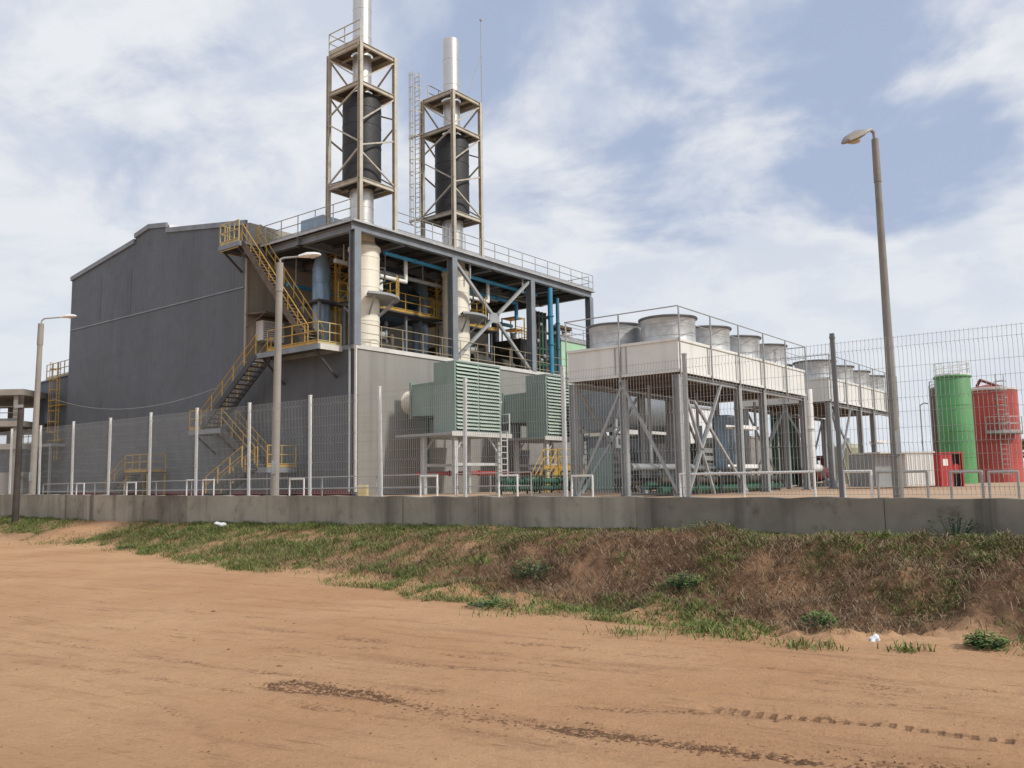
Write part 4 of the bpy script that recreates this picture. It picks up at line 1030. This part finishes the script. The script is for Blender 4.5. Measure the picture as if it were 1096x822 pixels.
    MB().box(-1.6, 1.6, -.6, .6, 0, .2).build('skid', 'deck', mp); MB().tube((-1.4, 0, .75), (.2, 0, .75), .5, 20).build('motor', 'maroon', mp)
    MB().tube((.2, 0, .75), (1.3, 0, .75), .36, 18).build('volute', 'maroon', mp); MB().path([(1.0, 0, .9), (1.0, 0, 1.6), (1.0, .8, 1.6)], .14).build('discharge', 'maroon', mp)
    yt = plant('upright_tank', 'pale olive upright tank seen through the legs of the farther cooling unit', 'tank', 31.5, -14)
    MB().lathe([(0,0), (1.0,0), (1.0,2.4), (.9,2.55), (0,2.8)], n=28).build('shell', 'pale_olive', yt)
    MB().tube((0,0,2.75), (0,0,3.1), .15, 10).build('cap', 'grey_steel', yt)
    jb = thing('junction_lamp', 'small yellow floor lamp by the dark wall base behind the fence', 'lamp', (-4.6, 26.4, YARD))
    MB().box(-.12, .12, -.1, .1, .0, .18).build('base', 'grate', jb); bevel(MB().box(-.16, .16, -.14, .14, .18, .55).build('head', 'pale_yellow', jb), .04)
build_mid()
def build_clutter():
    bc = plant('blue_cabinet', 'blue grey control cabinet between the two white cable trays', 'cabinet', 4.6, -17.2)
    bevel(MB().box(-.55, .55, -.3, .3, .9, 3.1).build('casing', 'pale_blue', bc), .03)
    for x in (-.45, .45): MB().bar((x, 0, 0), (x, 0, .9), .09).build('leg', 'grey_steel', bc)
    MB().box(-.5, .0, -.325, -.303, 1.0, 3.0).build('door', 'glass_dk', bc)
    hp = plant('header_pipes', 'bundle of dull header pipes running low under the nearer cooling unit', 'pipework', -2.6, -17.9)
    for y, z, m in ((0, .2, 'green_pipe'), (.0, .52, 'machinery'), (.5, .35, 'green_pipe'), (1.1, 1.0, 'grey_steel'), (1.6, .5, 'machinery')):
        MB().tube((0, y, z), (11.0, y, z), .13, 12).build('pipe', m, hp)
    for k in range(6):
        x = .6+k*1.95; MB().bar((x, -.2, 0), (x, -.2, .75), .06).bar((x, 1.8, 0), (x, 1.8, 1.2), .06).bar((x, -.2, .06), (x, 1.8, .06), .06).build('stand', 'rim', hp)
        MB().tube((x+.9, 1.1, 1.0), (x+.9, 1.1, 3.95), .06, 10).build('riser', 'grey_steel', hp)
    for k in range(5):
        x = 1.2+k*2.1; MB().tube((x, .5, .35), (x, .5, .9), .035, 6).lathe([(.12,.9), (.15,.92), (.12,.94)], (x, .5, 0), 14).build('valve', 'maroon' if k % 2 else 'green_pipe', hp)
    for a, b, w_, h, m, lab in ((6.2, -11.2, 3.4, 2.0, 'louvre_green', 'grey green louvred cabinet row low under the nearer cooling unit'), (11.8, -12.6, 2.2, 2.3, 'machinery', 'dark machine housing in shade left of the green risers'), (17.5, -10.8, 3.0, 2.6, 'blue_steel', 'blue grey machine housing in shade behind the green risers')):
        k = plant('machine_cabinet', lab, 'cabinet', a, b, YARD, 'machine cabinets under the coolers')
        bevel(MB().box(-w_/2, w_/2, -.6, .6, .12, h).build('casing', m, k), .03)
        for j in range(5): MB().box(-w_/2+.1, w_/2-.1, -.66, -.603, .3+j*(h-.4)/5, .3+(j+.6)*(h-.4)/5).build('louvre', 'grey_steel', k)
        MB().box(-w_/2-.05, w_/2+.05, -.65, .65, 0, .12).build('plinth', 'plaster', k)
    for k, (a, b, z) in enumerate(((20.5, -18.6, 3.4), )):
        tr = plant('cable_tray', 'white cable tray under the farther cooling unit beside the tall lamp post', 'cable tray', a, b, z, 'white cable trays')
        MB().box(0, 2.6, -.2, .2, -.02, 0).box(0, 2.6, -.21, -.19, -.06, .08).box(0, 2.6, .19, .21, -.06, .08).build('tray', 'white_paint', tr)
build_clutter()

# ------------------------------------------------------------------ tanks and sheds on the right
def build_right():
    t = thing('green_silo', 'bright green upright silo with white railed top', 'silo', (25.75, 50, YARD))
    s = MB(); s.lathe([(.95,0), (.95,6.2), (.92,6.25), (0,6.45)], n=44)
    for z in (1.5, 3.0, 4.5): s.lathe([(.95,z-.03), (.962,z-.02), (.962,z+.02), (.95,z+.03)], n=44)
    s.build('shell', 'silo_green', t)
    rail(t, [(.93*math.cos(a), .93*math.sin(a), 6.22) for a in np.linspace(0, 2*PI, 13)], .75, 2, 'white_paint', .02, 2)
    MB().lathe([(.99,6.12), (1.02,6.14), (1.02,6.22), (.93,6.24)], n=44).build('rim', 'silo_green', t)
    t = thing('red_tank', 'wide red storage tank with side ladder', 'tank', (30.0, 54, YARD))
    s = MB(); s.lathe([(1.62,0), (1.62,5.75), (1.55,5.82), (0,6.15)], n=56)
    for z in (1.2, 2.4, 3.6, 4.8): s.lathe([(1.62,z-.03), (1.635,z-.02), (1.635,z+.02), (1.62,z+.03)], n=56)
    s.build('shell', 'silo_red', t)
    MB().lathe([(1.62,5.66), (1.68,5.68), (1.68,5.8), (1.55,5.84)], n=56).build('rim', 'trim', t)
    MB().path([(-1.0,-.6,5.95), (-.8,-.7,6.35), (-.2,-.8,6.1), (.3,-.9,5.9)], .09).build('vent_pipe', 'maroon', t)
    lad = MB(); a0 = R(-97)
    def pr(r_, da, z): return (r_*math.cos(a0+da), r_*math.sin(a0+da), z)
    for da in (-.13, .13): lad.tube(pr(1.8, da, .3), pr(1.8, da, 6.6), .025, 6)
    for k in range(20): lad.tube(pr(1.8, -.13, .5+k*.3), pr(1.8, .13, .5+k*.3), .016, 5)
    lo = lad.build('ladder', 'galv_rail', t)
    c = MB()
    for k in range(6):
        for i in range(6): c.bar(pr(1.8+.55*math.sin(PI*i/6), -.2+.4*i/6, 3.6+k*.5), pr(1.8+.55*math.sin(PI*(i+1)/6), -.2+.4*(i+1)/6, 3.6+k*.5), .012, .05)
    c.build('safety_cage', 'galv_rail', lo)
    MB().lathe([(1.64,2.9), (2.1,2.9), (2.1,2.97), (1.64,2.97)], n=14, a0=R(-125), a1=R(-65), smooth=False).build('landing', 'grate', t)
    rail(t, [(2.08*math.cos(a), 2.08*math.sin(a), 2.97) for a in np.linspace(R(-125), R(-65), 6)], 1.0, 1, 'galv_rail', .02)
    t = thing('brown_silo', 'narrow weathered brown silo half hidden behind the green silo', 'silo', (27.95, 56, YARD))
    MB().lathe([(.62,0), (.62,6.0), (.5,6.2), (0,6.3)], n=30).build('shell', 'brown_silo', t)
    MB().tube((-.75,-.2,0), (-.75,-.2,6.3), .04, 6).tube((-.75,-.2,6.3), (-.2,0,6.5), .04, 6).build('vent_pipe', 'grey_steel', t)
    rail(t, [(.6*math.cos(a), .6*math.sin(a), 6.0) for a in np.linspace(0, 2*PI, 9)], .6, 1, 'grey_steel', .018, 2)
    vp = thing('vent_post', 'slender grey vent post left of the silos', 'pipe', (24.0, 50.5, YARD))
    MB().path([(0,0,0), (0,0,4.6), (.25,0,4.75), (.5,0,4.7)], .035, 6).build('pipe', 'grey_steel', vp)
    t = thing('site_container', 'off white site container with grey end in front of the silos', 'container', (16.95, 37.4, YARD), R(12))
    bevel(MB().box(-.05, 1.35, -.1, 2.2, .08, 1.5).build('body', 'white_sheet', t), .03)
    mb = MB()
    for k in range(12): mb.box(.02+k*.11, .07+k*.11, -.125, -.102, .15, 1.42)
    mb.build('corrugation', 'white_sheet', t)
    MB().box(-1.25, -.05, .3, 2.2, .08, 1.5).build('end_wall', 'grey_steel', t)
    MB().box(-.45, -.15, .275, .3, .15, .75).build('door', 'blue', t)
    MB().box(-1.3, 1.4, -.15, 2.25, 1.5, 1.57).build('roof', 'trim', t)
    t = thing('red_pump_shed', 'small red shed with dark open front beside the white container', 'shed', (19.72, 39, YARD), R(8))
    bevel(MB().box(-.5, .12, 0, 1.2, 0, 1.5).build('body', 'red', t), .02)
    MB().box(.12, .62, .7, 1.2, 0, 1.5).build('back_wall', 'maroon', t)
    MB().box(.13, .57, .22, .25, .05, 1.49).build('painted_recess_shade', 'dark', t); MB().box(.585, .62, .11, .69, 0, 1.49).build('side_wall', 'red', t)  # near-black sheet across the open front stands in for the shade inside
    MB().box(-.54, .66, -.04, 1.24, 1.5, 1.56).build('roof', 'red', t)
    MB().box(.58, .62, 0, .1, 0, 1.5).build('post', 'red', t)
    hr = MB().lathe([(.0,0), (.17,0), (.19,.06), (.17,.12), (0,.12)], (0,0,0), 18).build('hose_reel', 'red', t); hr.rotation_euler = (PI/2, 0, 0); hr.location = (.36, .215, .85)
    MB().box(-.36, -.12, -.012, -.003, .95, 1.25).build('notice', 'white_paint', t)
    # tree behind the red tank
    t = thing('leafy_tree', 'dark green tree behind the red tank at the right edge', 'tree', (42.6, 70, YARD))
    MB().tube((0,0,0), (.1,0,1.6), .16, 8, .1).tube((.1,0,1.5), (.7,.2,2.6), .08, 6, .03).tube((.1,0,1.5), (-.6,.1,2.7), .08, 6, .03).build('trunk', 'timber', t)
    n = 3200; q = rng.normal(0, 1, (n, 3)); q /= np.linalg.norm(q, axis=1)[:, None]; q *= (rng.random(n)**.4)[:, None]
    cc = np.array([(0,0,2.4), (.8,.2,2.6), (-.7,0,2.7), (.2,-.3,3.2), (-.2,.4,2.0)])[rng.integers(0, 5, n)]
    P = cc+q*np.array([.8,.8,.6])
    o = blades('crown', P, rng.uniform(.08, .2, n), rng.uniform(.08, .14, n), rng.uniform(.4, 1.5, n), LEAF, kind=None); o.parent = t
build_right()

# ------------------------------------------------------------------ left side: annex, concrete frame
def build_left():
    t = plant('side_annex', 'low dark grey annex with yellow ladder against the hall', 'annex', .3, 30.05)
    MB().prism([(0.02,0), (5.1,0), (5.1,8.4), (0.02,8.65)], 0, 0, 9).build('walls', 'gable', t)
    MB().prism([(0.02,8.65), (5.2,8.42), (5.2,8.52), (0.02,8.75)], 0, -.12, 9.05).build('roof', 'blue_steel', t)
    MB().box(-1.2, -.01, 0.1, 5.6, 3.55, 3.75).build('ledge', 'grey_steel', t)
    MB().box(-.03, -.003, 3.0, 3.9, 5.2, 6.6).build('window', 'glass_dk', t)
    rail(t, [(0, 4.0, 8.6), (0, .3, 8.7)], 1.1, .9, 'pale_yellow', .03)
    caged_ladder(t, -.35, 1.3, 2.6, 9.6, 'yellow')
    for z in (4.0, 6.5): MB().box(-.4, -.01, .6, 2.6, z, z+.06).build('ladder_stay', 'yellow', t)
    rail(t, [(-1.15, 5.5, 3.75), (-1.15, 2.2, 3.75)], 1.1, .9, 'yellow', .026)
    for y in (.4, 2.8, 5.2): MB().bar((-1.1, y, 0), (-1.1, y, 3.55), .14).build('ledge_post', 'grey_steel', t)
    flight(t, (-1.6, 3.2, 1.5), (-1.6, 5.8, .05), .9, 'deck', 'yellow', Vector((1,0,0)), 7)
    MB().box(-2.1, -.1, 1.6, 3.2, 1.42, 1.5).build('landing', 'deck', t)
    t = thing('concrete_frame_building', 'unfinished concrete frame building at the left edge', 'building', (-38.5, 62, YARD))
    for z in (3.4, 5.0, 7.2):
        MB().box(-6, 4.2, -2, 8, z, z+(.38 if z < 7 else .42)).build('slab', 'plaster', t)
    for x in (-5.6, -2.2, 1.0, 3.6):
        for y in (-1.6, 3, 7.6): MB().box(x-.2, x+.2, y-.2, y+.2, 0, 7.2).build('column', 'plaster', t)
    MB().box(-5.9, 4.1, -1.3, 7.5, 1.8, 3.4).build('infill_wall', 'glass_dk', t)
    MB().box(-5.9, 4.1, -1.4, 7.6, 0, 1.8).build('base_wall', 'plaster', t)
    rail(t, [(-6,-1.9,5.38), (4.2,-1.9,5.38)], 1.0, 1.7, 'fence_dark', .03)
build_left()

# ------------------------------------------------------------------ lamp posts, dark pole, cable, barriers
def lamp_head(t, base, d, m='white_paint', L=.62):
    d = Vector(d).normalized(); sd = d.cross(Vector((0,0,1))).normalized(); up = sd.cross(d)
    secs = [(0,.05,.05), (.15,.09,.07), (.4,.15,.10), (.75,.14,.085), (.95,.08,.05), (1.0,.02,.02)]
    vs = []; n = 12
    for f, w, h in secs:
        c = Vector(base)+d*(f*L)
        vs += [c+sd*(w*math.cos(2*PI*k/n))+up*(h*(math.sin(2*PI*k/n) if math.sin(2*PI*k/n) > 0 else .45*math.sin(2*PI*k/n))) for k in range(n)]
    fs = [(j*n+k, j*n+(k+1) % n, (j+1)*n+(k+1) % n, (j+1)*n+k) for j in range(len(secs)-1) for k in range(n)]
    fs += [tuple(range(n)), tuple(range((len(secs)-1)*n, len(secs)*n))]
    o = MB().add(vs, fs, True).build('lamp_head', m, t)
    l = MB().ball((0,0,0), .11, 12, .4).build('lens', 'lamp_glass', o); l.location = Vector(base)+d*(L*.6)-up*.035; l.scale = (1.0, .9, 1)
    return o
def lamp(x, y, h, lean, arm, m, label, r0=.1, r1=.06, head='white_paint'):
    t = thing('street_lamp', label, 'street lamp', (x, y, YARD), 0, 'street lamps')
    lx, ly = lean
    MB().tube((0,0,0), (lx,ly,h), r0, 14, r1).build('pole', m, t)
    MB().tube((lx*.88, ly*.88, h*.88), (lx,ly,h), r1*1.25, 12, r1*1.15).build('sleeve', m, t)
    P = [Vector((lx, ly, h-.1))]+[Vector((lx, ly, h))+Vector(a) for a in arm]
    MB().path(P, .028, 8).build('arm', 'grey_steel', t)
    lamp_head(t, P[-1], P[-1]-P[-2], head)
    MB().box(r0*-.5, r0*.5, -r0-.02, -r0+.02, .9, 1.25).build('access_door', 'grey_steel', t)
lamp(-18.36,32.97,7.0,(.06,0),[(.02,0,.12),(.12,0,.2),(.75,0,.24)],'pole','leftmost pale street lamp behind the fence, its arm reaching toward the dark hall',.125,.09)
lamp(-6.44,23.31,6.72,(.06,0),[(.01,0,.1),(.10,0,.14),(.52,0,.17)],'pole','pale street lamp before the yellow staircase, arm reaching right',.115,.085)
lamp(5.78,13.03,5.85,(.0,0),[(-.02,-.02,.1),(-.10,-.1,.12),(-.24,-.2,.03)],'pole_dark','tall dark street lamp in front of the farther cooling unit, arm reaching left',.08,.046,'pole')
dp = thing('timber_pole', 'leaning dark timber pole standing before the wall at the left', 'pole', (-17.1, 29.75, float(gz(-17.1,29.75)[0])-.1))
MB().tube((0,0,0), (.02,0,4.55), .11, 12, .09).build('shaft', 'timber', dp)
MB().box(-.14, .14, -.12, -.08, 4.1, 4.2).build('strap', 'grey_steel', dp)
# sagging cable
ca = W(-.5, 31.2, 8.0); cb = W(-1.56, 9.55, 6.9)
mb = MB(); pp = []
for k in range(25):
    f = k/24; p = ca.lerp(cb, f); p.z -= .95*4*f*(1-f); pp.append(p-ca)
mb.path(pp, .02, 5); cable = mb.build('sagging_cable', 'grey_steel', None, ca); tag(cable, 'thin grey cable sagging across the dark gable', 'cable')
def hoop(p, q, h, label, bars=1, m='white_paint'):
    p = Vector(p); q = Vector(q); d = (q-p); L = d.length
    t = thing('tube_barrier', label, 'barrier', (p.x, p.y, YARD), math.atan2(d.y, d.x), 'tubular barriers behind the fence')
    r = .021
    MB().path([(0,0,0), (0,0,h), (L,0,h), (L,0,0)], r, 8).build('frame', m, t)
    if L > 1.4:
        for k in range(1, round(L/1.2)): MB().tube((L*k/round(L/1.2), 0, 0), (L*k/round(L/1.2), 0, h), r*.9, 8).build('post', m, t)
    if bars > 1:
        for z in (h*.35, h*.68): MB().tube((0,0,z), (L,0,z), r*.75, 8).build('cross_bar', m, t)
HP = [((-16.15,31.95),(-15.7,31.6),.78,'leftmost short white hoop barrier behind the fence, beside the left lamp post'),
      ((-13.23,29.58),(-12.75,29.2),.77,'short white hoop barrier before the small yellow steps'),
      ((-10.28,27.19),(-9.85,26.85),.8,'short white hoop barrier left of its close twin, below the stair landing'),
      ((-9.57,26.62),(-9.1,26.25),.79,'short white hoop barrier right of its close twin, below the stair landing'),
      ((-6.19,23.88),(-5.7,23.5),.75,'short white hoop barrier just right of the middle lamp post'),
      ((-2.23,20.68),(-1.8,20.35),.75,'short white hoop barrier before the nearer air intake legs'),
      ((-.33,19.14),(.08,18.8),.72,'short white hoop barrier right of the nearer air intake'),
      ((1.2,17.9),(1.6,17.57),.68,'short white hoop barrier beside the yellow crossover steps'),
      ((3.14,16.33),(5.12,14.73),.67,'long white barrier under the nearer cooling unit'),
      ((5.5,14.41),(5.84,14.13),.66,'short white hoop barrier left of the tall dark lamp post'),
      ((5.92,14.07),(6.5,13.6),.64,'grey hoop barrier in front of the white container'),
      ((6.76,13.39),(7.1,13.12),.62,'grey hoop barrier in front of the green silo'),
      ((7.17,13.06),(7.47,12.82),.61,'grey hoop barrier in front of the red tank')]
for i, (p, q, h, lab) in enumerate(HP): hoop(p, q, h, lab, 1, 'galv_rail' if i > 9 else 'white_paint')
def long_rail(x0, x1, off, label):
    p = fl(x0, off); q = fl(x1, off); d = q-p
    t = thing('yard_handrail', label, 'handrail', (p.x, p.y, YARD), math.atan2(d.y, d.x))
    rail(t, [(0,0,0), (d.length,0,0)], .82, 2.5, 'galv_rail', .018, 3, toe=False)
long_rail(-24, -4.6, 4.0, 'long three bar white handrail along the yard before the dark gable')
long_rail(-4.2, -2.2, 4.2, 'short three bar white handrail before the air intake platform')

# ------------------------------------------------------------------ world, sun, camera
SUN_EL = R(40); sd = Vector((.86, -.51, 0)).normalized()
wd = bpy.data.worlds.new('World'); S.world = wd; wd.use_nodes = True
nt = wd.node_tree; bg = nt.nodes['Background']
sky = N(nt, 'ShaderNodeTexSky', sky_type='NISHITA', sun_disc=False, sun_elevation=SUN_EL)
sky.sun_rotation = math.atan2(sd.x, sd.y); sky.air_density = 1.2; sky.dust_density = 2.0; sky.ozone_density = 1.5
tc = N(nt, 'ShaderNodeTexCoord').outputs['Generated']
sx = N(nt, 'ShaderNodeSeparateXYZ'); nt.links.new(tc, sx.inputs[0])
zz = math_n(nt, 'ADD', math_n(nt, 'MAXIMUM', sx.outputs[2], 0.), .32)
cv = N(nt, 'ShaderNodeCombineXYZ')
nt.links.new(math_n(nt, 'DIVIDE', sx.outputs[0], zz), cv.inputs[0]); nt.links.new(math_n(nt, 'DIVIDE', sx.outputs[1], zz), cv.inputs[1]); cv.inputs[2].default_value = 3.7
mp = N(nt, 'ShaderNodeMapping'); nt.links.new(cv.outputs[0], mp.inputs[0]); mp.inputs['Location'].default_value = (.2, 1.7, 5.3); mp.inputs['Rotation'].default_value = (0, 0, R(25)); mp.inputs['Scale'].default_value = (1.15, 1.15, 1)
nz = N(nt, 'ShaderNodeTexNoise'); nt.links.new(mp.outputs[0], nz.inputs['Vector']); nz.inputs['Scale'].default_value = 2.0; nz.inputs['Detail'].default_value = 9; nz.inputs['Roughness'].default_value = .55; nz.inputs['Distortion'].default_value = .35
nb = N(nt, 'ShaderNodeTexNoise'); nt.links.new(mp.outputs[0], nb.inputs['Vector']); nb.inputs['Scale'].default_value = 4.2; nb.inputs['Detail'].default_value = 9; nb.inputs['Roughness'].default_value = .6; nb.inputs['Distortion'].default_value = .3
# big clear patch toward the upper right
dp_ = N(nt, 'ShaderNodeVectorMath', operation='DOT_PRODUCT'); nt.links.new(tc, dp_.inputs[0])
v = Vector((.27, .88, .37)).normalized(); dp_.inputs[1].default_value = v
hole = ramp(nt, dp_.outputs['Value'], .955, .998)
cov = math_n(nt, 'SUBTRACT', nz.outputs[0], math_n(nt, 'MULTIPLY', hole, .10))
low = ramp(nt, sx.outputs[2], .38, .10)
cov = math_n(nt, 'ADD', cov, math_n(nt, 'MULTIPLY', low, .26))
fac = ramp(nt, cov, .37, .54)
cc = mixc(nt, ramp(nt, nb.outputs[0], .36, .62), (6.3, 6.85, 7.9), (8.5, 8.65, 8.9))
skyb = mixc(nt, .8, sky.outputs[0], (4.6, 5.4, 7.3))
cc = mixc(nt, math_n(nt, 'MULTIPLY', low, .7), cc, (7.7, 8.15, 8.7))
nt.links.new(mixc(nt, math_n(nt, 'MULTIPLY', fac, .93), skyb, cc), bg.inputs[0])
bg.inputs[1].default_value = .1
sl = bpy.data.lights.new('sun', 'SUN'); sl.energy = 2.9; sl.angle = R(5); sl.color = (1, .95, .87)
so = bpy.data.objects.new('sun', sl); COL.objects.link(so)
dirv = Vector((sd.x*math.cos(SUN_EL), sd.y*math.cos(SUN_EL), math.sin(SUN_EL)))
so.rotation_euler = dirv.to_track_quat('Z', 'Y').to_euler(); so.location = (20, -20, 40)
cam = bpy.data.cameras.new('camera'); co = bpy.data.objects.new('camera', cam); COL.objects.link(co)
P_, RO = R(6.436), R(-.9885)
fw = Vector((0, math.cos(P_), math.sin(P_))); r0 = Vector((1, 0, 0)); u0 = r0.cross(fw)
rt = r0*math.cos(RO)+u0*math.sin(RO); up = u0*math.cos(RO)-r0*math.sin(RO)
co.matrix_world = Matrix(((rt.x, up.x, -fw.x, 0), (rt.y, up.y, -fw.y, 0), (rt.z, up.z, -fw.z, 1.6), (0, 0, 0, 1)))
cam.sensor_fit = 'HORIZONTAL'; cam.sensor_width = 36; cam.lens = 36*920/1096; cam.clip_end = 8000; cam.clip_start = .05
S.camera = co
S.render.resolution_x = 1024; S.render.resolution_y = 768
S.view_settings.view_transform = 'Standard'; S.view_settings.look = 'None'; S.view_settings.exposure = 0; S.view_settings.gamma = 1
